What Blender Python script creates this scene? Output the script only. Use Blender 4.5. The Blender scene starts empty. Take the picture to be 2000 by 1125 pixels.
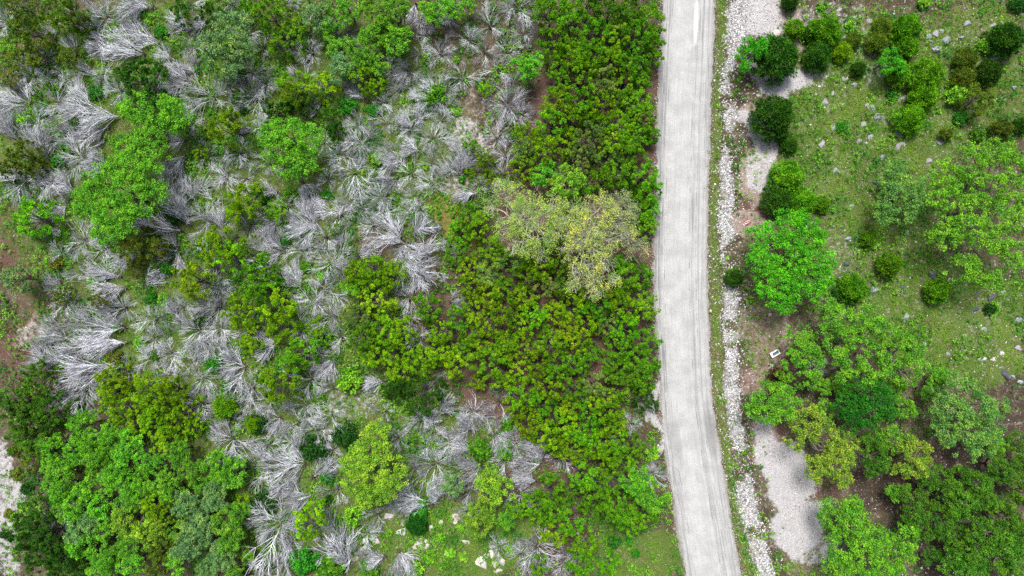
import bpy, math, random
import numpy as np
from math import radians, pi
from mathutils import Vector, Matrix, Quaternion

# ------------------------------------------------------------------ camera, sky, sun, exposure
scene = bpy.context.scene
CAM_H = 67.0          # drone height in metres, looking straight down
PXM = 20.0            # photograph pixels per metre on the ground
cam_data = bpy.data.cameras.new("camera")
cam_data.sensor_width = 36.0
cam_data.lens = 36.0 * CAM_H / 100.0
cam_data.clip_start = 0.5
cam_data.clip_end = 5000.0
cam = bpy.data.objects.new("camera", cam_data)
scene.collection.objects.link(cam)
cam.location = (0, 0, CAM_H)
cam.rotation_euler = (0, 0, 0)
scene.camera = cam

SUN_EL, SUN_AZ = radians(64), radians(-14)     # azimuth clockwise from +Y (top of the picture)
world = bpy.data.worlds.new("World")
scene.world = world
world.use_nodes = True
wn = world.node_tree.nodes
wl = world.node_tree.links
sky = wn.new("ShaderNodeTexSky")
sky.sky_type = 'NISHITA'
sky.sun_disc = False
sky.sun_elevation = SUN_EL
sky.sun_rotation = SUN_AZ
sky.dust_density = 4.0
sky.air_density = 1.0
soft = wn.new("ShaderNodeHueSaturation")      # a thin even overcast: less blue than a clear sky
soft.inputs["Saturation"].default_value = 0.6
wl.new(sky.outputs[0], soft.inputs["Color"])
wl.new(soft.outputs[0], wn["Background"].inputs["Color"])
wn["Background"].inputs["Strength"].default_value = 0.05

sun_d = bpy.data.lights.new("sun", 'SUN')
sun_d.energy = 1.5
sun_d.angle = radians(18)
sun_d.color = (1.0, 0.96, 0.90)
sun = bpy.data.objects.new("sun", sun_d)
scene.collection.objects.link(sun)
sdir = Vector((math.sin(SUN_AZ) * math.cos(SUN_EL), math.cos(SUN_AZ) * math.cos(SUN_EL), math.sin(SUN_EL)))
sun.rotation_euler = sdir.to_track_quat('Z', 'Y').to_euler()
sun.location = sdir * 100

scene.view_settings.view_transform = 'Standard'
scene.view_settings.look = 'None'
scene.view_settings.gamma = 1.0
scene.view_settings.exposure = 1.98
scene.render.engine = 'CYCLES'
scene.cycles.use_denoising = False
scene.cycles.max_bounces = 6
scene.cycles.diffuse_bounces = 2
scene.cycles.glossy_bounces = 2
scene.cycles.transmission_bounces = 3

# ------------------------------------------------------------------ helpers
random.seed(7)
RNG = np.random.default_rng(7)
COL = scene.collection

def lin(c):
    """sRGB 0-255 triple to linear."""
    return tuple(((v / 255 / 12.92) if v / 255 <= 0.04045 else ((v / 255 + 0.055) / 1.055) ** 2.4) for v in c)

def P(px, py, z=0.0):
    """point of the place at height z that the photograph shows at pixel (px, py)"""
    k = (CAM_H - z) / CAM_H
    return ((px - 1000) / PXM * k, (562.5 - py) / PXM * k)

class Noise:
    def __init__(self, seed, n=256):
        self.t = np.random.default_rng(seed).random((n, n)); self.n = n
    def v(self, x, y):
        x = np.asarray(x, float); y = np.asarray(y, float)
        xi = np.floor(x).astype(int); yi = np.floor(y).astype(int)
        fx = x - xi; fy = y - yi
        fx = fx * fx * (3 - 2 * fx); fy = fy * fy * (3 - 2 * fy)
        n = self.n; t = self.t
        a = t[xi % n, yi % n]; b = t[(xi + 1) % n, yi % n]; c = t[xi % n, (yi + 1) % n]; d = t[(xi + 1) % n, (yi + 1) % n]
        return (a * (1 - fx) + b * fx) * (1 - fy) + (c * (1 - fx) + d * fx) * fy
    def fbm(self, x, y, o=4):
        s = 0; a = 0.5; tot = 0
        for i in range(o):
            s = s + a * self.v(x * 2 ** i + 17.3 * i, y * 2 ** i + 9.1 * i); tot += a; a *= 0.5
        return s / tot
N1, N2, N3 = Noise(1), Noise(2), Noise(3)

def fast_mesh(name, V, F, mats, col=None, var=None, smooth=False):
    """V (n,3), F (m,k) faces of k corners each; col (m,3) face colours, var (m,) face values"""
    me = bpy.data.meshes.new(name)
    V = np.ascontiguousarray(V, np.float32); F = np.ascontiguousarray(F, np.int32)
    m, k = F.shape
    me.vertices.add(len(V)); me.vertices.foreach_set("co", V.ravel())
    me.loops.add(m * k); me.loops.foreach_set("vertex_index", F.ravel())
    me.polygons.add(m)
    me.polygons.foreach_set("loop_start", np.arange(m, dtype=np.int32) * k)
    me.update(calc_edges=True)
    if smooth:
        me.polygons.foreach_set("use_smooth", np.ones(m, bool))
    if col is not None:
        a = me.attributes.new("tint", 'FLOAT_COLOR', 'FACE')
        c4 = np.ones((m, 4), np.float32); c4[:, :3] = col
        a.data.foreach_set("color", c4.ravel())
    if var is not None:
        a = me.attributes.new("variation", 'FLOAT', 'FACE')
        a.data.foreach_set("value", np.asarray(var, np.float32))
    for mt in (mats if isinstance(mats, (list, tuple)) else [mats]):
        me.materials.append(mt)
    return me

def link(name, me, parent=None, loc=None, rot=None, scale=None, color=None):
    o = bpy.data.objects.new(name, me)
    COL.objects.link(o)
    if parent is not None: o.parent = parent
    if loc is not None: o.location = loc
    if rot is not None: o.rotation_euler = rot
    if scale is not None: o.scale = scale
    if color is not None: o.color = (*color, 1.0)
    return o

def tag(o, label=None, cat=None, group=None, kind=None):
    if label: o["label"] = label
    if cat: o["category"] = cat
    if group: o["group"] = group
    if kind: o["kind"] = kind
    return o

def norm(a):
    return a / np.maximum(np.linalg.norm(a, axis=-1, keepdims=True), 1e-9)

# ------------------------------------------------------------------ materials
def new_mat(name):
    m = bpy.data.materials.new(name); m.use_nodes = True
    nt = m.node_tree
    b = nt.nodes["Principled BSDF"]
    return m, nt, b, nt.nodes["Material Output"]

def nd(nt, t, **kw):
    n = nt.nodes.new(t)
    for k, v in kw.items(): setattr(n, k, v)
    return n

def mixc(nt, fac, a, b, mode='MIX'):
    n = nd(nt, "ShaderNodeMix", data_type='RGBA', blend_type=mode)
    for sock, v in ((n.inputs[0], fac), (n.inputs[6], a), (n.inputs[7], b)):
        if hasattr(v, "is_output") or isinstance(v, bpy.types.NodeSocket): nt.links.new(v, sock)
        elif isinstance(v, (tuple, list)): sock.default_value = (*v[:3], 1)
        else: sock.default_value = v
    return n.outputs[2]

def mth(nt, op, a, b=None, c=None, clamp=False):
    n = nd(nt, "ShaderNodeMath", operation=op, use_clamp=clamp)
    for i, v in enumerate((a, b, c)):
        if v is None: continue
        if isinstance(v, bpy.types.NodeSocket): nt.links.new(v, n.inputs[i])
        else: n.inputs[i].default_value = v
    return n.outputs[0]

def ramp(nt, fac, lo, hi, a=0.0, b=1.0):
    n = nd(nt, "ShaderNodeMapRange", interpolation_type='SMOOTHSTEP')
    nt.links.new(fac, n.inputs[0])
    n.inputs[1].default_value = lo; n.inputs[2].default_value = hi
    n.inputs[3].default_value = a; n.inputs[4].default_value = b
    return n.outputs[0]

def noise(nt, vec, scale, detail=4, rough=0.6):
    n = nd(nt, "ShaderNodeTexNoise")
    n.inputs["Scale"].default_value = scale; n.inputs["Detail"].default_value = detail; n.inputs["Roughness"].default_value = rough
    nt.links.new(vec, n.inputs["Vector"])
    return n.outputs["Fac"]

def attr(nt, name):
    n = nd(nt, "ShaderNodeAttribute", attribute_name=name)
    return n

def leaf_material(name, spec=0.25, trans=0.30, rough=0.55):
    m, nt, b, out = new_mat(name)
    oi = nd(nt, "ShaderNodeObjectInfo")
    va = attr(nt, "variation").outputs["Fac"]
    # every leaf its own value: young leaves lighter and yellower, old ones deeper green
    dark = mixc(nt, 1.0, oi.outputs["Color"], (0.26, 0.38, 0.48), 'MULTIPLY')
    lite = mixc(nt, 1.0, oi.outputs["Color"], (1.75, 1.52, 1.15), 'MULTIPLY')
    c = mixc(nt, va, dark, lite)
    tc0 = nd(nt, "ShaderNodeTexCoord")
    hn = noise(nt, tc0.outputs["Object"], 1.1, 3, 0.6)
    c = mixc(nt, ramp(nt, hn, 0.42, 0.62), mixc(nt, 1.0, c, (0.72, 0.86, 0.95), 'MULTIPLY'), mixc(nt, 1.0, c, (1.22, 1.08, 0.95), 'MULTIPLY'))
    nt.links.new(c, b.inputs["Base Color"])
    b.inputs["Roughness"].default_value = rough
    b.inputs["Specular IOR Level"].default_value = spec
    t = nd(nt, "ShaderNodeBsdfTranslucent")
    tc = mixc(nt, 1.0, c, (1.0, 1.05, 0.55), 'MULTIPLY')
    nt.links.new(tc, t.inputs["Color"])
    mx = nd(nt, "ShaderNodeMixShader"); mx.inputs[0].default_value = trans
    nt.links.new(b.outputs[0], mx.inputs[1]); nt.links.new(t.outputs[0], mx.inputs[2])
    nt.links.new(mx.outputs[0], out.inputs["Surface"])
    return m

def tint_leaf_material(name, trans=0.25):
    m, nt, b, out = new_mat(name)
    c = attr(nt, "tint").outputs["Color"]
    nt.links.new(c, b.inputs["Base Color"])
    b.inputs["Roughness"].default_value = 0.6; b.inputs["Specular IOR Level"].default_value = 0.2
    t = nd(nt, "ShaderNodeBsdfTranslucent"); nt.links.new(c, t.inputs["Color"])
    mx = nd(nt, "ShaderNodeMixShader"); mx.inputs[0].default_value = trans
    nt.links.new(b.outputs[0], mx.inputs[1]); nt.links.new(t.outputs[0], mx.inputs[2])
    nt.links.new(mx.outputs[0], out.inputs["Surface"])
    return m

def wood_material(name, c1, c2, scale=9.0):
    m, nt, b, out = new_mat(name)
    tc = nd(nt, "ShaderNodeTexCoord")
    oi = nd(nt, "ShaderNodeObjectInfo")
    n = noise(nt, tc.outputs["Object"], scale, 5, 0.7)
    f = ramp(nt, n, 0.3, 0.7)
    c = mixc(nt, f, c1, c2)
    k = ramp(nt, oi.outputs["Random"], 0, 1, 0.38, 1.15)
    kk = nd(nt, "ShaderNodeCombineColor"); [nt.links.new(k, kk.inputs[i]) for i in range(3)]
    c = mixc(nt, 1.0, c, kk.outputs[0], 'MULTIPLY')
    nt.links.new(c, b.inputs["Base Color"]); b.inputs["Roughness"].default_value = 0.8
    b.inputs["Specular IOR Level"].default_value = 0.2
    return m

def stone_material(name):
    m, nt, b, out = new_mat(name)
    tc = nd(nt, "ShaderNodeTexCoord"); oi = nd(nt, "ShaderNodeObjectInfo")
    n = noise(nt, tc.outputs["Object"], 3.0, 8, 0.7)
    n2 = noise(nt, tc.outputs["Object"], 14.0, 4, 0.6)
    c = mixc(nt, ramp(nt, n, 0.35, 0.68), mixc(nt, 1.0, oi.outputs["Color"], (0.55, 0.55, 0.57), 'MULTIPLY'), oi.outputs["Color"])
    c = mixc(nt, ramp(nt, n2, 0.58, 0.72, 0, 0.7), c, lin((70, 70, 66)))
    nt.links.new(c, b.inputs["Base Color"]); b.inputs["Roughness"].default_value = 0.85
    bp = nd(nt, "ShaderNodeBump"); bp.inputs["Strength"].default_value = 0.6; bp.inputs["Distance"].default_value = 0.05
    nt.links.new(n, bp.inputs["Height"]); nt.links.new(bp.outputs[0], b.inputs["Normal"])
    return m

def tint_material(name, rough=0.85):
    m, nt, b, out = new_mat(name)
    nt.links.new(attr(nt, "tint").outputs["Color"], b.inputs["Base Color"])
    b.inputs["Roughness"].default_value = rough; b.inputs["Specular IOR Level"].default_value = 0.2
    return m

M_NEEDLE = leaf_material("juniper_foliage", spec=0.08, trans=0.18)
M_LEAF = leaf_material("oak_foliage", spec=0.12, trans=0.20)
M_BARK = wood_material("grey_brown_bark", lin((74, 66, 62)), lin((120, 112, 106)))
M_PALEBARK = wood_material("pale_oak_bark", lin((146, 148, 124)), lin((194, 198, 170)))
M_DEAD = wood_material("weathered_dead_wood", lin((124, 126, 136)), lin((222, 225, 233)), 4.0)
M_STONE = stone_material("limestone")
M_GRAVEL = tint_material("white_gravel")
M_GRASS = tint_leaf_material("grass_blades")
M_WEED = tint_leaf_material("weed_leaves")
M_LITTER = tint_material("fallen_leaves")

# ------------------------------------------------------------------ the lie of the land
ROAD_L = [(-60, 1295), (0, 1294), (100, 1288), (200, 1284), (300, 1281), (350, 1281), (450, 1277), (560, 1276), (650, 1281), (720, 1286), (800, 1290),
          (850, 1294), (920, 1303), (980, 1315), (1050, 1325), (1125, 1337), (1190, 1350)]
ROAD_R = [(-60, 1399), (0, 1397), (100, 1394), (200, 1389), (300, 1386), (400, 1383), (500, 1382), (600, 1384), (700, 1387), (775, 1391), (850, 1402),
          (900, 1411), (960, 1420), (1000, 1426), (1060, 1437), (1125, 1449), (1190, 1462)]
DITCH = [(-60, 1446, 20), (0, 1446, 24), (40, 1446, 22), (80, 1440, 19), (110, 1432, 16), (150, 1428, 19), (200, 1423, 18), (250, 1425, 11), (290, 1418, 9), (330, 1416, 14), (390, 1424, 15),
         (430, 1418, 17), (480, 1420, 15), (515, 1415, 8), (560, 1424, 14), (620, 1429, 17), (700, 1430, 15), (780, 1431, 15), (840, 1439, 15), (900, 1448, 16),
         (960, 1456, 17), (1000, 1462, 18), (1060, 1478, 18), (1125, 1494, 22), (1190, 1510, 24)]
_ly, _lx = np.array([a for a, b in ROAD_L], float), np.array([b for a, b in ROAD_L], float)
_ry, _rx = np.array([a for a, b in ROAD_R], float), np.array([b for a, b in ROAD_R], float)
_d = np.array(DITCH, float)

def road_edges(y):
    """left and right edge of the road (metres) at world y, and the ditch centre and half width"""
    py = 562.5 - np.asarray(y) * PXM
    f = lambda X: (X - 1000) / PXM
    # beyond the frame the road runs on straight
    top = np.minimum(py + 60, 0); bot = np.maximum(py - 1190, 0)
    sh = top * -0.02 + bot * 0.19
    return (f(np.interp(py, _ly, _lx) + sh), f(np.interp(py, _ry, _rx) + sh),
            f(np.interp(py, _d[:, 0], _d[:, 1]) + sh), np.interp(py, _d[:, 0], _d[:, 2]) / PXM * .85)

def height(x, y):
    x = np.asarray(x, float); y = np.asarray(y, float)
    l, r, dc, dw = road_edges(y)
    h = (N1.fbm(x * 0.05 + 40, y * 0.05 + 40, 3) - 0.5) * 1.4 + (N2.fbm(x * 0.45 + 60, y * 0.45 + 60, 3) - 0.5) * 0.22
    dist = np.maximum(np.maximum(l - x, x - r), 0)
    k = np.clip((dist - 0.3) / 3.0, 0, 1); k = k * k * (3 - 2 * k)
    ditch = -0.22 * np.exp(-((x - dc) / np.maximum(dw * 1.3, 0.4)) ** 2)
    return h * k + ditch

def hz(x, y):
    return float(height(np.array([x]), np.array([y]))[0])

# patches of the ground: (px, py, rx, ry, strength)
PALE = [(1478, 35, 62, 55, 1), (1512, 158, 55, 36, .95), (1480, 255, 35, 35, .8), (1490, 320, 32, 55, .8), (1542, 930, 58, 72, 1.1), (1556, 1012, 64, 66, 1.1),
        (1500, 855, 38, 45, .9), (8, 950, 40, 100, .7), (8, 1070, 34, 60, .65), (690, 790, 60, 30, .5), (945, 215, 35, 60, .35), (905, 270, 40, 50, .6), (760, 1010, 40, 25, .4),
        (1610, 35, 60, 30, .5), (1590, 130, 30, 40, .5), (1720, 130, 40, 25, .5), (1680, 70, 25, 60, .45), (45, 640, 30, 25, .5), (1600, 1075, 50, 30, .6),
        (1640, 490, 40, 60, .35), (1890, 60, 60, 40, .3), (860, 350, 50, 30, .5), (640, 420, 50, 40, .35), (1280, 800, 12, 50, .8), (1290, 880, 14, 50, .7), (1930, 640, 60, 80, .25)]
RED = [(1518, 20, 22, 45, 1), (1480, 390, 38, 60, .8), (1470, 440, 32, 22, .9), (1500, 640, 48, 60, .9), (1500, 730, 52, 45, 1), (1530, 850, 24, 40, 1), (1600, 960, 26, 34, .9),
       (1510, 300, 20, 60, .6), (20, 480, 70, 70, .8), (70, 590, 45, 55, .6), (30, 700, 60, 60, .7), (830, 570, 45, 45, .6), (950, 755, 70, 25, .9), (1060, 420, 90, 80, .8),
       (1160, 300, 140, 330, .75), (1080, 680, 210, 270, .8), (720, 470, 45, 30, .6), (1262, 480, 16, 40, 1), (1550, 700, 60, 60, .6), (640, 180, 90, 60, .5),
       (300, 900, 220, 180, .25), (1650, 980, 70, 40, .5), (770, 130, 40, 50, .5), (1270, 340, 14, 60, 1), (1268, 150, 14, 50, .9)]
PINK = [(1478, 330, 36, 70, 1), (1470, 440, 40, 36, 1), (1485, 250, 32, 50, .9), (1495, 640, 50, 70, .6), (1490, 735, 45, 50, .6), (1525, 40, 50, 60, .8), (1550, 150, 60, 50, .8), (1500, 850, 45, 50, .9), (1600, 110, 60, 60, .5), (1640, 480, 40, 60, .6), (930, 230, 50, 80, .45), (880, 330, 60, 40, .6), (690, 790, 70, 35, .7), (60, 640, 40, 40, .6), (1590, 1080, 60, 50, .6), (1700, 160, 60, 40, .6), (1950, 660, 70, 60, .5)]
YELL = [(875, 430, 40, 60, 1), (900, 480, 35, 40, .8), (770, 250, 25, 40, .6), (930, 350, 40, 30, .6), (50, 650, 60, 60, .5), (60, 60, 90, 70, .5), (1900, 30, 80, 40, .5), (1950, 200, 60, 60, .4)]
SOIL = [(1725, 950, 80, 45, 1), (1825, 1080, 50, 70, 1), (1860, 905, 60, 36, 1), (1590, 770, 40, 60, .7), (1980, 800, 40, 60, .7), (560, 330, 90, 60, .4), (480, 320, 50, 40, .4), (1560, 1110, 30, 30, .3)]
GRASSY = [(1480, 640, 40, 90, .5), (1470, 350, 25, 60, .4), (350, 300, 420, 330, .8), (420, 620, 330, 250, .8), (700, 250, 220, 230, .8), (640, 900, 280, 240, .75), (180, 560, 160, 130, .5), (1700, 250, 190, 220, 1), (1850, 620, 180, 120, 1), (1700, 520, 130, 140, .7), (1900, 150, 130, 170, .75), (880, 1060, 170, 90, 1), (1240, 1080, 110, 60, .8), (850, 190, 60, 70, .6),
          (1590, 1080, 70, 60, .5), (1950, 700, 70, 60, .8), (500, 400, 250, 250, .35), (350, 600, 200, 140, .4), (620, 900, 120, 150, .5), (900, 870, 120, 60, .7), (1750, 400, 180, 120, .6)]

def patch(lst, x, y):
    px = 1000 + x * PXM; py = 562.5 - y * PXM
    wx = (N2.fbm(x * 0.35 + 5, y * 0.35 + 5, 4) - 0.5) * 70
    wy = (N3.fbm(x * 0.35 + 9, y * 0.35 + 2, 4) - 0.5) * 70
    v = np.zeros_like(np.asarray(x, float))
    for (cx, cy, rx, ry, s) in lst:
        d = np.sqrt(((px + wx - cx) / rx) ** 2 + ((py + wy - cy) / ry) ** 2)
        k = np.clip((1.25 - d) / 0.5, 0, 1)
        v = np.maximum(v, s * k * k * (3 - 2 * k))
    return v

def masks(x, y):
    x = np.asarray(x, float); y = np.asarray(y, float)
    l, r, dc, dw = road_edges(y)
    pale = patch(PALE, x, y); red = patch(RED, x, y); yel = patch(YELL, x, y); soil = patch(SOIL, x, y); gr = patch(GRASSY, x, y)
    wob = (N1.fbm(x * 1.5 + 3, y * 1.5 + 3, 3) - 0.5) * 0.8
    verge = np.clip(1.2 - np.abs((x - (r + np.maximum(dc - dw - r, .3) * .5)) / (np.maximum(dc - dw - r, .3) * .55)), 0, 1) * (x > r - .2)
    ditch = np.clip(1.3 - np.abs((x - dc + wob) / (dw * 1.15)), 0, 1)
    ditch = ditch * np.clip(N3.fbm(x * .55 + 12, y * .55 + 4, 3) * 4.5 - 1.1, .0, 1)
    return pale, red, yel, soil, np.maximum(gr, verge), np.clip(ditch * 1.5, 0, 1), verge, patch(PINK, x, y)

# ------------------------------------------------------------------ ground: one sheet out to the horizon
def axis(lo, hi, step, far):
    a = list(np.arange(lo, hi + 1e-6, step)); s = step
    while a[-1] < far: s *= 1.35; a.append(a[-1] + s)
    s = step
    while a[0] > -far: s *= 1.35; a.insert(0, a[0] - s)
    return np.array(a)
gx, gy = axis(-54, 54, 0.26, 1500), axis(-32, 32, 0.26, 1500)
X, Y = np.meshgrid(gx, gy, indexing='ij')
H = height(X.ravel(), Y.ravel()).reshape(X.shape)
V = np.stack([X, Y, H], -1).reshape(-1, 3)
nx, ny = len(gx), len(gy)
I = np.arange(nx * ny).reshape(nx, ny)
F = np.stack([I[:-1, :-1], I[1:, :-1], I[1:, 1:], I[:-1, 1:]], -1).reshape(-1, 4)

m, nt, b, out = new_mat("ground_soil_and_grass")
geo = nd(nt, "ShaderNodeNewGeometry"); pos = geo.outputs["Position"]
nA = noise(nt, pos, 0.8, 6, 0.65); nB = noise(nt, pos, 5.0, 5, 0.7); nC = noise(nt, pos, 13.0, 6, 0.85); nD = noise(nt, pos, 2.2, 6, 0.7)
base = mixc(nt, ramp(nt, nA, 0.35, 0.65), lin((74, 67, 52)), lin((104, 96, 78)))
base = mixc(nt, ramp(nt, nC, 0.38, 0.68), mixc(nt, 1.0, base, (0.45, 0.43, 0.42), 'MULTIPLY'), base)
def layer(base, name, c1, c2, soft_lo=0.36, soft_hi=0.62, src=nD, amt=0.75):
    a = attr(nt, name).outputs["Fac"]
    f = mth(nt, 'ADD', a, mth(nt, 'MULTIPLY', mth(nt, 'SUBTRACT', src, 0.5), amt * 2.0))
    f = ramp(nt, f, soft_lo, soft_hi + 0.2)
    f = mth(nt, 'MULTIPLY', f, ramp(nt, a, 0.02, 0.15))
    c = mixc(nt, ramp(nt, nC, 0.35, 0.65), c1, c2)
    return mixc(nt, f, base, c)
c = layer(base, "m_yell", lin((78, 76, 34)), lin((122, 112, 58)))
c = layer(c, "m_red", lin((56, 42, 36)), lin((106, 84, 74)))
c = layer(c, "m_pink", lin((96, 84, 76)), lin((156, 140, 132)))
c = layer(c, "m_grass", lin((42, 62, 24)), lin((98, 116, 54)), src=nB)
c = layer(c, "m_soil", lin((40, 35, 30)), lin((72, 63, 53)))
c = layer(c, "m_pale", lin((112, 109, 108)), lin((186, 185, 188)), amt=0.95)
c = layer(c, "m_ditch", lin((92, 90, 84)), lin((158, 157, 158)), src=nB, amt=0.8)
# chips of pale stone strewn about
vo = nd(nt, "ShaderNodeTexVoronoi"); vo.inputs["Scale"].default_value = 5.5; nt.links.new(pos, vo.inputs["Vector"])
chip = mth(nt, 'MULTIPLY', ramp(nt, vo.outputs["Distance"], 0.16, 0.24, 1, 0), ramp(nt, nA, 0.50, 0.62))
c = mixc(nt, mth(nt, 'MULTIPLY', chip, 0.8), c, lin((160, 154, 148)))
vo2 = nd(nt, "ShaderNodeTexVoronoi"); vo2.inputs["Scale"].default_value = 11.0; nt.links.new(pos, vo2.inputs["Vector"])
dk = mth(nt, 'MULTIPLY', ramp(nt, vo2.outputs["Distance"], 0.12, 0.22, 1, 0), ramp(nt, nD, 0.46, 0.56))
c = mixc(nt, mth(nt, 'MULTIPLY', dk, 0.65), c, lin((66, 62, 56)))
sep = nd(nt, "ShaderNodeSeparateXYZ"); nt.links.new(pos, sep.inputs[0])
rk = mth(nt, 'MULTIPLY', ramp(nt, noise(nt, pos, 1.7, 8, 0.8), 0.54, 0.64), ramp(nt, sep.outputs[0], 20, 24))
c = mixc(nt, mth(nt, 'MULTIPLY', rk, 0.75), c, lin((138, 132, 126)))
nt.links.new(c, b.inputs["Base Color"]); b.inputs["Roughness"].default_value = 0.95; b.inputs["Specular IOR Level"].default_value = 0.1
bp = nd(nt, "ShaderNodeBump"); bp.inputs["Strength"].default_value = 0.8; bp.inputs["Distance"].default_value = 0.08
nt.links.new(nC, bp.inputs["Height"]); nt.links.new(bp.outputs[0], b.inputs["Normal"])
me = fast_mesh("ground", V, F, m, smooth=True)
for nm, vals in zip(("m_pale", "m_red", "m_yell", "m_soil", "m_grass", "m_ditch", "m_verge", "m_pink"), masks(V[:, 0], V[:, 1])):
    a = me.attributes.new(nm, 'FLOAT', 'POINT'); a.data.foreach_set("value", vals.astype(np.float32))
tag(link("ground", me), kind="structure", label="rough limestone ground with litter, weeds and bare dirt")

# ------------------------------------------------------------------ road
ys = np.concatenate([np.arange(-700, -33, 20), np.arange(-33, 33, 0.25), np.arange(33, 700, 20)])
us = np.linspace(-1, 1, 41)
l, r, _, _ = road_edges(ys)
jl = (N1.fbm(ys * 1.3 + 11, ys * 0 + 3, 4) - 0.5) * 0.6; jr = (N2.fbm(ys * 1.3 + 31, ys * 0 + 8, 4) - 0.5) * 0.45
l0, r0 = l.copy(), r.copy()
l = l + jl; r = r + jr
YY, UU = np.meshgrid(ys, us, indexing='ij')
XX = (l[:, None] * (1 - UU) + r[:, None] * (1 + UU)) / 2
rut = -0.03 * (np.exp(-((UU + .55) / .12) ** 2) + np.exp(-((UU - .38) / .12) ** 2))
ZZ = 0.02 + 0.075 * (1 - UU ** 4) + rut + (N3.fbm(XX * 1.2, YY * 0.4, 3) - .5) * 0.02
V = np.stack([XX, YY, ZZ], -1).reshape(-1, 3)
I = np.arange(len(V)).reshape(len(ys), len(us))
F = np.stack([I[:-1, :-1], I[:-1, 1:], I[1:, 1:], I[1:, :-1]], -1).reshape(-1, 4)
m, nt, b, out = new_mat("pale_caliche_road")
U = attr(nt, "across").outputs["Fac"]; W = attr(nt, "along").outputs["Fac"]
geo = nd(nt, "ShaderNodeNewGeometry"); pos = geo.outputs["Position"]
def uvvec(su, sw):
    cb = nd(nt, "ShaderNodeCombineXYZ")
    nt.links.new(mth(nt, 'MULTIPLY', U, su), cb.inputs[0]); nt.links.new(mth(nt, 'MULTIPLY', W, sw), cb.inputs[1])
    return cb.outputs[0]
s1 = noise(nt, uvvec(9, 0.02), 1.0, 5, 0.65); s2 = noise(nt, uvvec(30, 0.22), 1.0, 5, 0.75); s3 = noise(nt, pos, 11.0, 7, 0.85); s4 = noise(nt, pos, 0.7, 4, 0.6)
wob = mth(nt, 'MULTIPLY', mth(nt, 'SUBTRACT', noise(nt, uvvec(0.3, 0.12), 1.0, 3, 0.5), 0.5), 0.05)
Uw = mth(nt, 'ADD', U, wob)
def band(c0, w):
    d = mth(nt, 'DIVIDE', mth(nt, 'SUBTRACT', Uw, c0), w)
    return mth(nt, 'POWER', 2.718, mth(nt, 'MULTIPLY', mth(nt, 'MULTIPLY', d, d), -1.0))
col = mixc(nt, ramp(nt, s4, 0.3, 0.7), lin((152, 153, 153)), lin((170, 171, 170)))
col = mixc(nt, ramp(nt, s3, 0.40, 0.66, 0, 0.62), col, lin((116, 115, 114)))
track = mth(nt, 'ADD', mth(nt, 'ADD', band(-0.72, 0.07), band(-0.92, 0.12)), mth(nt, 'ADD', mth(nt, 'MULTIPLY', band(0.42, 0.06), 0.8), mth(nt, 'MULTIPLY', band(0.82, 0.10), 0.9)))
track = mth(nt, 'ADD', track, mth(nt, 'MULTIPLY', band(0.12, 0.5), 0.10))
stk = ramp(nt, s2, 0.40, 0.66)
f = mth(nt, 'MULTIPLY', mth(nt, 'MULTIPLY', track, stk), ramp(nt, noise(nt, uvvec(2.5, 0.09), 1.0, 3, 0.6), 0.34, 0.62, 0.15, 1.0), clamp=True)
col = mixc(nt, mth(nt, 'MULTIPLY', ramp(nt, s2, 0.5, 0.68), 0.28), col, lin((104, 104, 106)))
col = mixc(nt, mth(nt, 'MULTIPLY', f, 0.9), col, lin((78, 79, 83)))
wide = mth(nt, 'ADD', mth(nt, 'ADD', band(-0.85, 0.22), mth(nt, 'MULTIPLY', band(0.62, 0.26), 0.9)), 0.14)
col = mixc(nt, mth(nt, 'MULTIPLY', mth(nt, 'MULTIPLY', ramp(nt, s1, 0.46, 0.66), 0.75), wide, clamp=True), col, lin((104, 105, 108)))
pebble = nd(nt, "ShaderNodeTexVoronoi"); pebble.inputs["Scale"].default_value = 9.0; nt.links.new(pos, pebble.inputs["Vector"])
col = mixc(nt, mth(nt, 'MULTIPLY', ramp(nt, pebble.outputs["Distance"], 0.10, 0.2, 1, 0), ramp(nt, s4, 0.45, 0.6, 0.1, 0.45)), col, lin((96, 96, 96)))
lines = mth(nt, 'ADD', mth(nt, 'ADD', band(-0.80, 0.016), band(-0.60, 0.012)), mth(nt, 'ADD', band(0.31, 0.014), band(0.55, 0.012)))
lines = mth(nt, 'MULTIPLY', lines, ramp(nt, noise(nt, uvvec(3, 0.35), 1.0, 4, 0.7), 0.46, 0.60))
col = mixc(nt, mth(nt, 'MULTIPLY', lines, 0.7, clamp=True), col, lin((74, 75, 78)))
def spot(u0, w0, ru, rw):      # an old stain with a soft, ragged outline
    du = mth(nt, 'DIVIDE', mth(nt, 'SUBTRACT', Uw, u0), ru); dw = mth(nt, 'DIVIDE', mth(nt, 'SUBTRACT', W, w0), rw)
    d = mth(nt, 'ADD', mth(nt, 'MULTIPLY', du, du), mth(nt, 'MULTIPLY', dw, dw))
    d = mth(nt, 'ADD', d, mth(nt, 'MULTIPLY', mth(nt, 'SUBTRACT', s3, 0.5), 1.2))
    return ramp(nt, d, 0.05, 1.1, 1, 0)
col = mixc(nt, mth(nt, 'MULTIPLY', spot(0.74, -14.0, 0.26, 3.2), 0.5), col, lin((82, 80, 82)))
col = mixc(nt, mth(nt, 'MULTIPLY', spot(0.30, 26.0, 0.10, 2.6), 0.9), col, lin((190, 190, 187)))
col = mixc(nt, mth(nt, 'MULTIPLY', spot(-0.55, -15.0, 0.22, 3.0), 0.35), col, lin((98, 97, 97)))
edge = ramp(nt, mth(nt, 'ADD', mth(nt, 'ABSOLUTE', U), mth(nt, 'MULTIPLY', mth(nt, 'SUBTRACT', noise(nt, pos, 2.5, 5, 0.7), 0.5), 0.2)), 0.86, 1.03)
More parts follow.
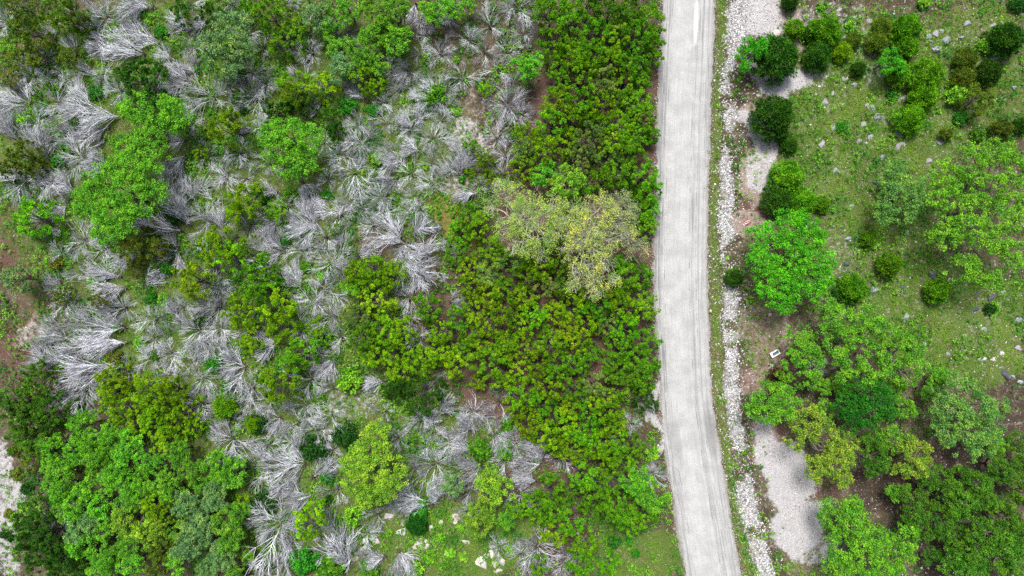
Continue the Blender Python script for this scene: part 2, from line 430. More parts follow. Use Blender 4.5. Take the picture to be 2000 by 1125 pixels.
col = mixc(nt, mth(nt, 'MULTIPLY', edge, 0.7), col, lin((104, 98, 90)))
nt.links.new(col, b.inputs["Base Color"]); b.inputs["Roughness"].default_value = 0.9; b.inputs["Specular IOR Level"].default_value = 0.15
bp = nd(nt, "ShaderNodeBump"); bp.inputs["Strength"].default_value = 0.9; bp.inputs["Distance"].default_value = 0.04
nt.links.new(mth(nt, 'ADD', s3, mth(nt, 'MULTIPLY', s2, 0.4)), bp.inputs["Height"]); nt.links.new(bp.outputs[0], b.inputs["Normal"])
me = fast_mesh("road", V, F, m, smooth=True)
for nm, vals in (("across", (2 * XX - l0[:, None] - r0[:, None]) / (r0 - l0)[:, None]), ("along", YY)):
    a = me.attributes.new(nm, 'FLOAT', 'POINT'); a.data.foreach_set("value", vals.ravel().astype(np.float32))
tag(link("road", me), kind="structure", label="pale unpaved limestone road with grader streaks and wheel tracks")

# ------------------------------------------------------------------ shape makers
def leaves(C, R, m, rng, length, width, up=0.5, shell=0.45, out=0.7):
    """m leaves round each tuft centre: rhombic faces of 4 corners; up = how level the faces lie"""
    n = len(C)
    C = np.repeat(C, m, 0); Rr = np.repeat(R, m)[:, None]
    d = norm(rng.normal(size=(n * m, 3)) + np.array([0, 0, 0.35]))
    rad = shell + (1 - shell) * rng.random((n * m, 1)) ** 0.6
    p = C + d * Rr * rad
    a = norm(d * out + rng.normal(size=d.shape) * 0.55)
    nn = norm(rng.normal(size=d.shape) * 0.6 + np.array([0, 0, 1.0]) * up + d * 0.5)
    s = norm(np.cross(nn, a))
    L = length * (0.65 + 0.7 * rng.random((n * m, 1))); Wd = width * (0.65 + 0.7 * rng.random((n * m, 1)))
    dip = np.cross(a, s) * (L * 0.08)
    V = np.stack([p - a * L * .5, p + s * Wd * .5 + dip, p + a * L * .5, p - s * Wd * .5 + dip], 1).reshape(-1, 3)
    F = np.arange(n * m * 4).reshape(-1, 4)
    tv = np.repeat(rng.random(n), m)
    var = np.clip(0.16 + 0.6 * rng.random(n * m) + 0.6 * (tv - 0.5), 0, 1)
    return V, F, var

def tube(pts, rads, sides=4):
    """tapered tube through pts"""
    pts = np.asarray(pts, float); n = len(pts)
    t = norm(np.gradient(pts, axis=0))
    ref = np.array([0.31, 0.17, 0.93]) if abs(t[0, 2]) < 0.9 else np.array([1.0, 0.1, 0])
    u = norm(np.cross(t, ref)); w = np.cross(t, u)
    an = np.arange(sides) * 2 * pi / sides
    V = pts[:, None, :] + (np.cos(an)[None, :, None] * u[:, None, :] + np.sin(an)[None, :, None] * w[:, None, :]) * np.asarray(rads)[:, None, None]
    V = V.reshape(-1, 3)
    F = []
    for i in range(n - 1):
        for j in range(sides):
            k = (j + 1) % sides
            F.append((i * sides + j, i * sides + k, (i + 1) * sides + k, (i + 1) * sides + j))
    return V, np.array(F)

def join(parts):
    Vs, Fs, o = [], [], 0
    for V, F in parts:
        Vs.append(V); Fs.append(F + o); o += len(V)
    return np.concatenate(Vs), np.concatenate(Fs)

def curve(a, b_, rng, n=5, bend=0.12):
    a = np.array(a, float); b_ = np.array(b_, float)
    t = np.linspace(0, 1, n)[:, None]
    L = np.linalg.norm(b_ - a)
    off = rng.normal(size=3) * bend * L
    w = rng.normal(size=(n, 3)) * bend * 0.25 * L; w[0] = 0
    return a + (b_ - a) * t + off * (np.sin(t * pi)) + w * np.sin(t * pi)

def trunk_parts(rng, targets, fork, r0, bend=0.14):
    """a trunk to the fork and a limb to each target point"""
    parts = [tube(curve((0, 0, -0.15), fork, rng, 5, 0.08), np.linspace(r0, r0 * .7, 5), 7)]
    for t in targets:
        s = np.array(fork) * (0.75 + 0.25 * rng.random()); 
        parts.append(tube(curve(s, t, rng, 5, bend), np.linspace(r0 * .45, 0.012, 5), 4))
    return join(parts)

# ---- junipers: tufted crowns, R = 1.6 m, H = 3.6 m; a set of shapes shared by many trees
def juniper_shape(i, style):
    rng = np.random.default_rng(100 + i + (50 if style == 'ball' else 0))
    R, Ht = 1.6, 3.6
    C, Rr = [], []
    if style == 'tufted':
        q = rng.uniform(.72, 1.2); n = int(rng.integers(13, 18) / q); ph = rng.random() * 6
        for k in range(n):
            rho = R * 0.80 * math.sqrt((k + .45) / n) + rng.normal() * .10
            an = k * 2.39996 + ph + rng.normal() * .25
            C.append((rho * math.cos(an) + rng.normal() * .1, rho * math.sin(an) + rng.normal() * .1, Ht - 1.15 * (rho / R) ** 2 - .3 + rng.normal() * .38)); Rr.append(rng.uniform(.18, .47) * q)
        for k in range(7):
            an = k * 2 * pi / 7 + rng.normal() * .2; rho = R * rng.uniform(.62, .92)
            C.append((rho * math.cos(an), rho * math.sin(an), rng.uniform(.7, 2.1))); Rr.append(rng.uniform(.34, .5))
        C, Rr = np.array(C), np.array(Rr)
        # each tuft breaks up into smaller sprays
        sub = 7
        d = norm(rng.normal(size=(len(C) * sub, 3)) + np.array([0, 0, .6]))
        C2 = np.repeat(C, sub, 0) + d * np.repeat(Rr, sub)[:, None] * .72; R2 = np.repeat(Rr, sub) * rng.uniform(.26, .52, len(C2))
        V, F, var = leaves(C2, R2, 68, rng, .125, .05, up=.55, shell=.12, out=.9)
    else:
        n = 85
        for k in range(n):
            z = ((k + .5) / n) ** .9; an = k * 2.39996
            rr = R * .86 * math.sqrt(max(0, 1 - z * z)) * rng.uniform(.68, 1.12)
            C.append((rr * math.cos(an), rr * math.sin(an), .7 + 1.9 * z + rng.normal() * .08)); Rr.append(rng.uniform(.20, .42))
        C, Rr = np.array(C), np.array(Rr)
        V, F, var = leaves(C, Rr, 95, rng, .22, .06, up=.35, shell=.2, out=1.3)
    crown = fast_mesh("juniper_crown_mesh", V, F, M_NEEDLE, var=var)
    sel = rng.permutation(len(C))[:12]
    tv, tf = trunk_parts(rng, C[sel], (0.05, 0.03, 0.9), 0.13)
    return crown, fast_mesh("juniper_trunk_mesh", tv, tf, M_BARK, smooth=True)
JUN = [juniper_shape(i, 'tufted') for i in range(22)]
BALL = [juniper_shape(i, 'ball') for i in range(6)]

# ---- oaks: lobed, ragged crowns of small leaf clusters; built singly from lobes
def oak_crown(rng, lobes, dens=5.5, per=44, leaf=(.15, .10), hole=0.12, trunk_r=0.2, fork_h=1.3, cr=(.22, .40), var_bias=0):
    """lobes: (x, y, z, r) local"""
    Cs, Rs = [], []
    L = np.array(lobes, float)
    for (x, y, z, r) in lobes:
        n = int(2 * pi * r * r * dens) + 6
        d = norm(rng.normal(size=(n, 3)) + np.array([0, 0, .55])); d[:, 2] = np.where(d[:, 2] < -.35, -d[:, 2], d[:, 2])
        p = np.array((x, y, z)) + d * r * rng.uniform(.62, 1.08, (n, 1)) * np.array([1, 1, .8])
        Cs.append(p); Rs.append(rng.uniform(*cr, n))
    C, Rr = np.concatenate(Cs), np.concatenate(Rs)
    inside = np.zeros(len(C), int)
    for (x, y, z, r) in lobes:
        inside += (np.linalg.norm((C - np.array((x, y, z))) / np.array([1, 1, .8]), axis=1) < r * .58)
    gap = N2.v(C[:, 0] * 1.5 + L[0, 0] * 7 + 50, C[:, 1] * 1.5 + L[0, 1] * 5 + 50) < hole
    keep = (inside == 0) & ~gap
    C, Rr = C[keep], Rr[keep]
    V, F, var = leaves(C, Rr, per, rng, leaf[0], leaf[1], up=.7, shell=.15, out=.5)
    nb = min(len(C), 34)
    sel = rng.permutation(len(C))[:nb]
    fork = np.array([0, 0, fork_h])
    parts = [tube(curve((0, 0, -0.2), fork, rng, 5, .06), np.linspace(trunk_r, trunk_r * .75, 5), 8)]
    hubs = []
    for (x, y, z, r) in lobes:
        hub = np.array((x * .8, y * .8, max(fork_h + .2, z - r * .25)))
        hubs.append(hub); parts.append(tube(curve(fork * .95, hub, rng, 6, .12), np.linspace(trunk_r * .55, .045, 6), 6))
    hubs = np.array(hubs)
    for k in sel:
        hb = hubs[np.argmin(np.linalg.norm(hubs - C[k], axis=1))]
        parts.append(tube(curve(hb, C[k], rng, 5, .15), np.linspace(.04, .01, 5), 4))
    return (V, F, var), join(parts)

def auto_lobes(rng, R, zc, n=None):
    n = n or int(rng.integers(6, 9))
    out_ = [(rng.normal() * .1 * R, rng.normal() * .1 * R, zc + .15 * R, R * .46)]
    ph = rng.random() * 6
    for k in range(n - 1):
        an = ph + k * 2 * pi / (n - 1) + rng.normal() * .25; rho = R * rng.uniform(.48, .64)
        out_.append((rho * math.cos(an), rho * math.sin(an), zc - R * rng.uniform(.0, .35), R * rng.uniform(.32, .44)))
    return out_

def oak_shape(i):
    rng = np.random.default_rng(300 + i)
    lob = auto_lobes(rng, 1.8, 3.3)
    (V, F, var), (tv, tf) = oak_crown(rng, lob, dens=4.6, per=54, leaf=(.125, .08), hole=.3, trunk_r=.13, fork_h=1.1, cr=(.18, .32))
    return fast_mesh("oak_crown_mesh", V, F, M_LEAF, var=var), fast_mesh("oak_trunk_mesh", tv, tf, M_BARK, smooth=True)
OAK = [oak_shape(i) for i in range(12)]

# ---- low shrubs
def shrub_shape(i):
    rng = np.random.default_rng(500 + i)
    R = 1.0
    C, Rr = [], []
    for k in range(26):
        rho = R * .78 * math.sqrt((k + .4) / 26); an = k * 2.39996 + rng.normal() * .3
        C.append((rho * math.cos(an), rho * math.sin(an), .85 - .55 * rho * rho + rng.normal() * .08)); Rr.append(rng.uniform(.18, .32))
    C, Rr = np.array(C), np.array(Rr)
    keep = rng.random(len(C)) > .12
    V, F, var = leaves(C[keep], Rr[keep], 60, rng, .17, .10, up=.6, shell=.2, out=.7)
    tv, tf = trunk_parts(rng, C[rng.permutation(len(C))[:9]], (0.02, 0, .2), .05)
    return fast_mesh("shrub_crown_mesh", V, F, M_LEAF, var=var), fast_mesh("shrub_stem_mesh", tv, tf, M_BARK, smooth=True)
SHR = [shrub_shape(i) for i in range(8)]

# ---- dead junipers: bleached sprays of bare branches; a set of limbs of length 1 along +X
def dead_limb_shape(i):
    """a spray of long strands that part at narrow angles, with crooked side twigs"""
    rng = np.random.default_rng(700 + i)
    n = 7; t = np.linspace(0, 1, n)
    bend = rng.normal() * .18
    pts = np.stack([t * .98, bend * t * t + rng.normal(size=n) * .014, .12 * np.sin(t * pi) - .16 * t * t + rng.normal(size=n) * .008], 1)
    parts = [tube(pts, np.linspace(.0098, .0034, n), 4)]
    for k in range(int(rng.integers(13, 18))):
        f = rng.uniform(.10, .82); s = rng.choice((-1, 1))
        p0 = np.array([np.interp(f, t, pts[:, j]) for j in range(3)])
        Ls = (1 - f) * rng.uniform(.35, 1.0) + .10
        a0 = s * radians(rng.uniform(8, 44)); e0 = radians(rng.normal() * 17)
        m_ = 6; q = [p0]; head = 2 * bend * f
        for g in range(m_ - 1):                       # the strand leans out, then bends back along the limb
            a_ = a0 * (1 - .07 * g) + head; e_ = e0 - radians(4) * g
            q.append(q[-1] + np.array([math.cos(a_) * math.cos(e_), math.sin(a_) * math.cos(e_), math.sin(e_)]) * Ls / (m_ - 1) + rng.normal(size=3) * .009)
        q = np.array(q)
        parts.append(tube(q, np.linspace(.0062, .0028, m_), 3))
        for j in range(3):
            g = int(rng.integers(2, m_ - 1)); p1 = q[g]; d = norm(q[-1] - q[g - 1])
            d2 = norm(d + rng.normal(size=3) * np.array([.3, .50, .35])); L2 = Ls * rng.uniform(.2, .5)
            parts.append(tube(curve(p1, p1 + d2 * L2, rng, 3, .06), np.linspace(.0046, .0024, 3), 3))
    V, F = join(parts)
    return fast_mesh("dead_limb_mesh", V, F, M_DEAD)
LIMB = [dead_limb_shape(i) for i in range(18)]
def stump_shape(i):
    rng = np.random.default_rng(800 + i)
    parts = [tube([(0, 0, -.15), (.02, .01, .12), (rng.normal() * .05, rng.normal() * .05, .38)], [.15, .11, .08], 8)]
    for k in range(5):
        an = k * 1.257 + rng.normal() * .3
        parts.append(tube(curve((0, 0, .15), (.45 * math.cos(an), .45 * math.sin(an), .5 + rng.random() * .3), rng, 4, .1), [.055, .045, .035, .02], 5))
    V, F = join(parts)
    return fast_mesh("stump_mesh", V, F, M_BARK)
STUMP = [stump_shape(i) for i in range(4)]
# ------------------------------------------------------------------ what stands where (photograph pixels: x, y, crown radius, kind)
JUNIPERS = """
32 7 26 O;107 25 40 O;42 55 34 O;150 43 24 O;67 97 30 O;20 110 26 O;130 110 24 O;14 156 20 O;248 142 50 D;348 20 24 D;412 22 22 D;487 18 24 G;441 248 38 Y;
476 385 37 Y;32 300 32 O;62 325 22 O;10 328 22 O;40 425 44 G;384 296 18 Y;256 478 42 O;296 467 20 O;416 478 38 Y;446 498 28 Y;370 549 40 Y;459 418 22 Y;487 487 18 G;
256 524 18 O;110 578 20 O;185 588 22 O;
521 20 36 G;543 68 36 G;582 36 18 Y;557 152 36 Y;562 188 30 Y;626 164 30 Y;703 146 28 Y;729 157 22 Y;600 205 20 D;652 256 22 D;640 225 22 D;535 213 20 D;
945 170 14 Y;923 284 16 Y;946 306 20 Y;920 334 11 Y;949 342 17 Y;
1075 22 34 G;1112 30 36 G;1150 18 34 G;1192 20 36 G;1236 20 38 G;1272 34 32 G;1092 66 34 G;1132 72 32 G;1170 62 34 G;1208 66 36 Y;1246 70 36 G;1276 82 26 G;1118 108 34 Y;
1160 108 34 Y;1202 110 34 Y;1240 114 36 G;1268 112 26 G;1085 118 24 G;1088 152 28 G;1132 148 32 Y;1182 152 32 Y;1224 152 30 G;1250 146 26 G;1094 196 32 Y;1134 190 30 Y;1178 196 32 Y;1218 192 24 G;
1254 196 32 G;1264 232 30 G;1214 240 30 Y;1080 236 32 Y;1118 234 32 Y;1106 268 30 Y;1032 258 32 Y;1020 292 32 Y;1060 296 30 Y;1200 270 32 Y;1246 264 32 G;1154 268 34 H;1236 300 32 G;
1182 308 30 H;1136 304 30 H;1214 332 30 G;1258 344 32 G;1180 346 28 G;1268 372 28 G;1232 372 24 D;1022 328 28 Y;1272 262 20 G;1240 400 26 G;1106 560 28 Y;1066 562 26 Y;1142 580 24 Y;1092 446 28 G;1122 404 26 G;1078 478 26 G;1140 360 26 G;1010 508 26 G;1210 520 26 G;930 748 20 Y;990 700 22 Y;980 745 24 Y;1000 800 22 Y;1170 235 26 Y;1150 225 24 G;1266 408 26 G;1262 440 28 G;
912 416 28 G;898 452 28 G;896 490 30 G;928 444 28 Y;958 486 30 Y;922 520 28 Y;955 532 30 Y;988 516 30 Y;920 560 28 Y;958 576 28 Y;988 564 28 Y;834 600 32 G;888 618 26 G;856 648 32 Y;
916 654 28 Y;960 636 30 Y;986 602 28 Y;820 710 32 Y;856 694 28 Y;895 716 32 Y;958 714 34 Y;986 672 30 Y;938 682 26 Y;926 606 26 Y;900 686 22 G;
722 528 36 Y;764 538 28 Y;735 588 36 Y;698 562 28 G;692 618 34 H;706 660 32 G;748 652 34 Y;786 650 28 Y;720 692 30 Y;764 690 32 Y;778 730 30 Y;700 532 26 Y;
820 772 46 D;766 764 22 D;
500 546 42 G;470 606 36 Y;540 606 36 Y;545 638 34 Y;480 662 32 Y;520 570 28 G;617 635 22 Y;626 656 20 G;582 692 38 G;540 752 40 Y;568 716 26 G;535 414 22 G;653 446 15 G;
1028 540 30 Y;1056 520 28 Y;1086 510 28 Y;1022 584 30 Y;1118 602 32 Y;1084 612 26 Y;1046 618 28 Y;1018 636 28 Y;1200 574 34 Y;1170 596 30 G;1230 602 32 Y;1226 542 32 G;1256 538 26 G;
1264 600 28 G;1264 668 28 G;1220 638 30 G;1186 632 30 H;1150 636 28 Y;1072 674 32 Y;1022 680 30 Y;1108 648 28 Y;1132 668 26 Y;1208 678 30 G;1236 704 30 G;1198 716 30 G;1150 698 30 G;
1116 710 28 Y;1090 722 30 Y;1052 718 30 Y;1018 730 30 Y;1264 716 28 G;1166 758 32 H;1118 760 30 G;1220 752 30 G;1072 758 30 Y;1262 752 26 G;1022 772 32 Y;1060 790 28 G;1176 788 30 Y;1262 788 26 D;
1196 800 32 Y;1150 808 28 G;1116 800 26 Y;1084 812 28 G;1034 834 34 Y;1068 846 30 Y;1102 834 30 Y;1132 848 26 G;1200 836 28 Y;1202 868 34 Y;1170 876 32 Y;1236 878 30 G;1114 882 28 Y;1086 872 24 G;
1178 908 30 G;1220 904 28 G;1150 852 24 G;
1136 938 30 G;1200 956 34 G;1166 982 34 G;1136 980 28 G;1228 996 34 G;1264 1006 32 G;1200 1010 32 G;1236 1028 26 G;1072 968 32 G;1044 996 32 G;1082 1006 32 G;1110 1028 30 G;1082 1054 32 Y;
1148 1064 26 G;1012 996 26 G;1136 1102 28 G;1054 1112 24 G;1192 1108 24 G;
213 742 32 Y;208 770 28 Y;270 766 36 Y;228 798 32 Y;250 824 32 Y;300 796 36 Y;332 766 32 Y;356 804 30 Y;332 834 32 Y;292 830 28 Y;376 832 26 Y;320 866 30 Y;304 982 28 Y;322 998 26 Y;
480 981 18 Y;320 1066 30 O;300 1096 30 O;603 1020 34 Y;437 796 26 Gb;494 828 17 Yb;50 902 28 O;64 1020 38 D;44 1054 32 D;92 1046 36 D;72 1082 36 D;116 1082 36 D;144 1068 28 D;100 1112 32 D;150 1114 26 D;
57 746 36 K;20 790 32 K;46 816 36 K;90 808 36 K;36 850 32 K;64 876 32 K;112 818 26 K;
1520 105 46 Db;1512 226 42 Db;1545 281 19 Db;1540 342 34 Gb;1522 390 32 Db;1572 394 28 Gb;1608 398 17 Gb;1620 54 32 Gb;1552 54 20 Gb;1605 104 28 Db;1650 97 20 Yb;1670 76 15 Ob;1681 132 15 Db;1580 68 14 Db;
1728 50 20 Ob;1778 50 30 Gb;1720 78 22 Ob;1778 84 26 Gb;1763 140 25 Gb;1820 144 36 Gb;1812 190 29 Gb;1783 231 28 Gb;1850 260 13 Ob;1895 114 23 Ob;1888 148 23 Ob;1934 142 25 Db;1973 76 34 Db;1962 250 21 Ob;
1996 246 16 Db;1927 190 32 O;1701 467 17 Gb;1742 517 25 Gb;1674 564 29 Gb;1841 567 25 Gb;1437 543 19 Db;1545 2 18 Db;
813 1027 21 Eb
"""
OAKS = """
614 26 34 A;660 116 34 A;655 80 30 M;700 88 34 M;728 20 36 M;770 28 38 M;772 70 38 M;730 56 32 M;737 112 26 M;678 16 28 M;648 40 26 M;841 18 30 B;884 14 26 B;914 10 18 B;
103 880 36 B;142 882 32 B;160 832 30 B;196 842 26 M;107 924 38 B;136 954 34 B;188 904 30 B;242 878 36 B;185 954 34 B;231 926 30 B;249 954 32 B;156 984 34 B;200 990 34 B;284 924 24 B;164 1024 34 A;
199 1046 34 B;171 1066 32 B;206 1084 32 B;198 1110 30 B;256 1020 36 L;292 1046 34 L;313 1027 28 L;348 886 32 M;377 924 30 M;327 936 30 M;427 904 34 M;459 926 32 M;434 940 30 M;370 981 32 A;420 974 34 A;384 1027 32 A;
370 1066 34 A;441 1020 34 M;448 1056 32 M;434 1092 32 A;263 1096 30 M;487 1080 20 M;404 1110 28 A;246 990 28 M;286 960 26 M;350 1040 26 M;
1249 942 34 B;1277 976 34 B;937 996 28 L;927 1034 30 L;984 1018 26 M;888 945 28 A;21 546 32 A;1030 120 38 B;1108 356 42 L;1066 338 30 B;
1575 752 22 M;1770 800 26 M;1840 746 26 M;1700 900 34 K2;1790 990 40 K2;1830 962 36 K2;1872 978 40 K2;1842 1030 40 K2;1902 942 36 K2;1930 980 36 K2;1960 920 36 K2;1990 960 32 K2;1920 1040 40 K2;1970 1012 40 K2;
1890 1082 40 K2;1960 1082 44 K2;1858 1112 36 K2;1992 870 26 K2;1996 1060 34 K2;220 852 28 M;300 905 28 M;310 945 26 M;254 1060 30 M;404 1058 28 A;350 1100 28 M;340 962 28 M;180 872 26 B;225 902 26 B;400 1000 26 A;470 1000 24 M;460 1112 24 M;300 1012 24 M;130 1000 26 M;390 950 24 M;1740 850 30 M;1700 860 26 K2;1820 930 28 K2;1880 930 30 K2;1945 1050 30 K2;1990 1100 34 K2;1760 960 26 M;1870 1050 28 K2;1990 910 30 K2;1950 870 26 M;1620 760 24 M;1540 740 22 M;1810 760 22 M;1750 760 22 M;1800 650 22 M;1650 760 24 M;1780 1030 26 M;1910 1110 34 K2;1820 1090 22 K2;1610 800 24 M
"""
SHRUBS = """
192 181 16 e;107 170 19 g;316 64 14 e;46 231 15 l;85 217 14 e;320 92 11 g;341 128 16 o;470 210 16 d;470 150 15 d;117 316 16 e;130 285 16 g;678 206 20 e;728 213 14 e;852 185 24 g;891 117 8 l;891 217 10 l;
902 350 9 e;571 380 19 g;507 384 18 g;738 309 15 l;809 425 13 g;107 514 15 o;181 549 18 l;299 517 13 l;325 522 15 e;316 585 15 l;292 581 11 e;395 620 19 d;270 670 15 l;125 700 14 o;220 702 19 o;302 695 13 g;420 709 21 e;
448 759 17 e;685 741 28 l;624 778 15 g;617 870 30 d;520 975 25 d;505 825 22 d;678 850 30 d;642 931 16 e;692 1006 22 l;820 995 20 e;596 1091 30 e;650 1109 28 g;720 1113 20 g;810 1113 20 l;940 878 26 g;985 880 22 g;
800 867 19 g;992 828 18 g;57 953 13 d;117 981 16 d;1274 885 16 l;1199 1056 15 e;1228 1057 10 e;1242 1081 9 e;1472 102 38 v;1738 114 30 v;1870 185 24 l;1877 231 16 e;1662 48 11 l;1605 14 8 l;1742 185 11 e;1642 249 11 e;
1909 263 15 g;1806 4 13 l;1987 8 20 d;1923 92 16 l;1635 574 15 d;1937 603 13 d;1660 1000 20 g;870 470 10 o;1516 742 26 r;35 925 14 o;20 1003 11 o;12 1042 12 d;46 985 9 g;28 880 12 o;560 205 16 d;340 420 22 d;150 240 12 g;225 640 12 g;360 690 10 l;690 420 12 g;640 380 12 e;700 300 10 e;
560 470 14 e;600 520 14 g;500 520 14 e;630 540 12 l;880 1080 12 l;860 1050 10 l;905 1090 11 l;840 1090 12 l;870 1105 10 g;900 1030 9 l;760 1040 9 l;1000 1075 12 l;640 975 12 d;880 800 12 g;860 880 14 g;
"""
# bare dead junipers: foot x, y, reach, direction of the spray in degrees (-1 all round), spread
DEAD = """
315 85 70 160 60;285 108 76 150 70;302 15 60 172 60;376 62 52 165 60;410 40 45 195 70;222 98 46 165 60;65 152 46 -1 0;58 200 56 160 160;32 272 56 110 70;186 216 66 160 110;240 228 78 192 26;100 314 74 105 60;
152 266 48 165 100;212 250 60 215 60;166 310 50 -1 0;214 316 50 180 110;52 354 52 -1 0;100 358 42 -1 0;146 376 46 165 110;370 160 46 175 130;420 190 60 -1 0;310 176 32 -1 0;500 190 46 -1 0;385 142 34 125 90;
362 275 32 190 90;410 300 36 -1 0;364 305 60 240 60;376 390 56 80 60;492 256 38 150 80;202 150 36 -1 0;240 180 32 -1 0;340 116 34 170 140;110 78 32 105 90;150 106 36 105 40;14 228 40 150 120;18 44 34 -1 0;440 345 34 -1 0;
130 402 30 180 150;608 103 36 -1 0;519 166 38 -1 0;811 8 42 260 60;846 40 60 12 50;918 80 38 -1 0;860 106 38 -1 0;820 44 28 -1 0;832 68 24 -1 0;800 138 38 250 230;710 190 48 155 50;746 198 32 -1 0;632 196 42 200 60;
861 190 52 -1 0;817 194 28 180 180;780 174 28 -1 0;990 204 52 -1 0;700 244 40 -1 0;703 280 42 -1 0;806 248 40 130 200;846 270 44 -1 0;972 270 42 -1 0;818 296 36 160 70;896 340 54 110 170;692 336 52 -1 0;786 314 48 190 80;
776 348 36 225 110;846 360 36 -1 0;590 356 44 290 100;936 376 56 195 24;746 388 34 -1 0;810 388 34 -1 0;680 394 34 -1 0;936 362 26 -1 0;541 376 32 160 60;1010 16 56 -1 0;1022 66 36 -1 0;576 4 24 -1 0;504 250 26 -1 0;
1016 222 40 -1 0;166 470 54 -1 0;97 440 32 -1 0;352 450 84 160 36;346 490 46 190 200;228 540 68 165 44;240 562 58 200 60;278 556 48 35 40;118 560 36 165 90;130 592 34 -1 0;240 640 84 168 80;126 662 56 160 80;
182 676 80 188 60;242 668 72 200 60;300 625 46 -1 0;136 712 76 170 36;216 716 80 185 50;170 742 50 -1 0;390 645 56 215 230;428 600 46 220 220;432 642 36 -1 0;336 690 46 -1 0;330 732 42 -1 0;480 716 58 190 140;
400 740 36 -1 0;496 756 42 -1 0;406 430 46 -1 0;436 450 48 110 60;370 440 72 115 30;492 440 46 -1 0;424 520 32 -1 0;418 556 42 -1 0;270 496 62 208 40;356 600 32 -1 0;346 620 44 110 30;126 772 38 -1 0;
604 380 44 290 100;666 420 42 -1 0;706 406 34 -1 0;752 412 36 -1 0;818 412 36 -1 0;786 465 60 140 110;808 456 50 30 80;792 476 40 250 200;620 440 58 200 110;546 430 44 210 60;556 490 54 160 140;640 464 40 -1 0;612 440 52 95 60;
670 490 46 -1 0;700 500 46 20 60;650 516 44 -1 0;556 560 40 285 90;590 560 52 130 70;640 566 50 -1 0;620 590 44 -1 0;650 616 40 -1 0;786 506 76 -30 120;800 580 40 -1 0;880 590 28 20 120;800 622 30 -1 0;876 500 30 50 120;
546 670 44 200 100;626 690 30 -1 0;656 700 48 240 70;610 740 54 -1 0;750 745 48 180 80;600 790 44 -1 0;548 816 36 220 200;620 838 44 -1 0;596 905 74 170 140;614 930 58 40 40;610 966 72 195 90;553 1018 80 230 280;
660 1030 64 120 40;682 1100 92 100 44;780 1078 50 290 120;638 1076 26 -1 0;752 1086 40 180 60;826 818 42 -1 0;846 834 32 -1 0;855 810 52 50 50;925 804 40 -1 0;926 840 52 160 80;966 850 44 330 200;926 884 62 150 14;
940 910 58 190 80;850 905 54 -1 0;836 985 66 150 70;842 985 64 70 40;986 900 34 -1 0;780 856 28 -1 0;912 1000 24 -1 0;976 1070 30 -1 0;526 1116 42 -1 0;1060 905 64 150 90;1096 895 32 -1 0;1231 828 30 -1 0;1275 925 32 -1 0;
1016 968 36 -1 0;1046 940 44 150 50;1050 1070 52 -1 0;1020 1082 38 -1 0;1100 1100 36 -1 0;1200 930 42 190 30;1005 864 30 -1 0;166 766 50 -1 0;128 792 46 -1 0;456 856 64 220 280;396 786 42 -1 0;492 782 46 -1 0;
460 820 38 -1 0;250 990 26 -1 0;120 1006 32 -1 0;288 885 20 -1 0;590 640 36 -1 0;470 300 34 -1 0;280 60 44 150 80;380 95 36 -1 0;440 570 32 -1 0;300 440 40 160 90;70 245 38 -1 0;560 90 22 -1 0;
820 225 34 -1 0;755 240 32 -1 0;900 300 36 -1 0;760 290 34 -1 0;640 350 30 -1 0;730 440 34 -1 0;590 490 36 -1 0;520 470 30 -1 0;300 700 36 -1 0;240 600 44 -1 0;450 690 36 -1 0;570 860 34 -1 0;560 950 36 -1 0;880 950 34 -1 0;
1590 720 30 -1 0;1725 770 24 -1 0;690 1080 40 -1 0;880 868 40 -1 0;950 815 34 -1 0;340 370 26 -1 0;200 100 30 -1 0;130 160 30 -1 0;
840 531 40 -1 0;958 52 42 -1 0;990 103 42 -1 0;721 1040 36 -1 0;204 486 41 -1 0;972 138 33 -1 0;810 915 30 -1 0;176 30 39 -1 0;948 102 34 -1 0;384 704 34 -1 0;420 394 37 -1 0;133 331 36 -1 0;379 242 38 -1 0;213 36 41 -1 0;902 152 38 -1 0;719 363 32 -1 0;739 1003 31 -1 0;832 162 30 -1 0;
674 303 38 -1 0;753 803 32 -1 0;116 202 38 -1 0;485 69 38 -1 0;446 165 33 -1 0;375 10 33 -1 0;595 147 43 -1 0;520 912 44 -1 0;150 625 39 -1 0;826 494 44 -1 0;526 321 35 -1 0;585 823 44 -1 0;94 128 40 -1 0;660 954 43 -1 0;863 231 39 -1 0;805 340 43 -1 0;819 657 34 -1 0;569 1054 41 -1 0;
378 479 30 -1 0;525 868 40 -1 0;122 495 31 -1 0;821 103 30 -1 0;480 348 31 -1 0;986 342 43 -1 0;80 400 40 -1 0;412 674 42 -1 0;492 142 37 -1 0;998 165 31 -1 0;247 721 39 -1 0;515 93 34 -1 0;380 194 34 -1 0;600 67 41 -1 0;455 9 43 -1 0;633 278 39 -1 0;523 1005 43 -1 0;669 657 41 -1 0;
987 305 43 -1 0;158 534 30 -1 0;563 1091 42 -1 0;653 877 32 -1 0;653 758 30 -1 0;166 140 34 -1 0;22 376 31 -1 0;534 522 41 -1 0;975 784 39 -1 0;773 965 36 -1 0;300 661 38 -1 0;763 134 41 -1 0;529 790 40 -1 0;844 321 36 -1 0;856 745 31 -1 0;680 60 43 -1 0;804 543 43 -1 0;563 404 40 -1 0;
837 871 33 -1 0;464 465 40 -1 0;921 956 30 -1 0;648 811 41 -1 0;476 511 36 -1 0;500 634 41 -1 0
"""
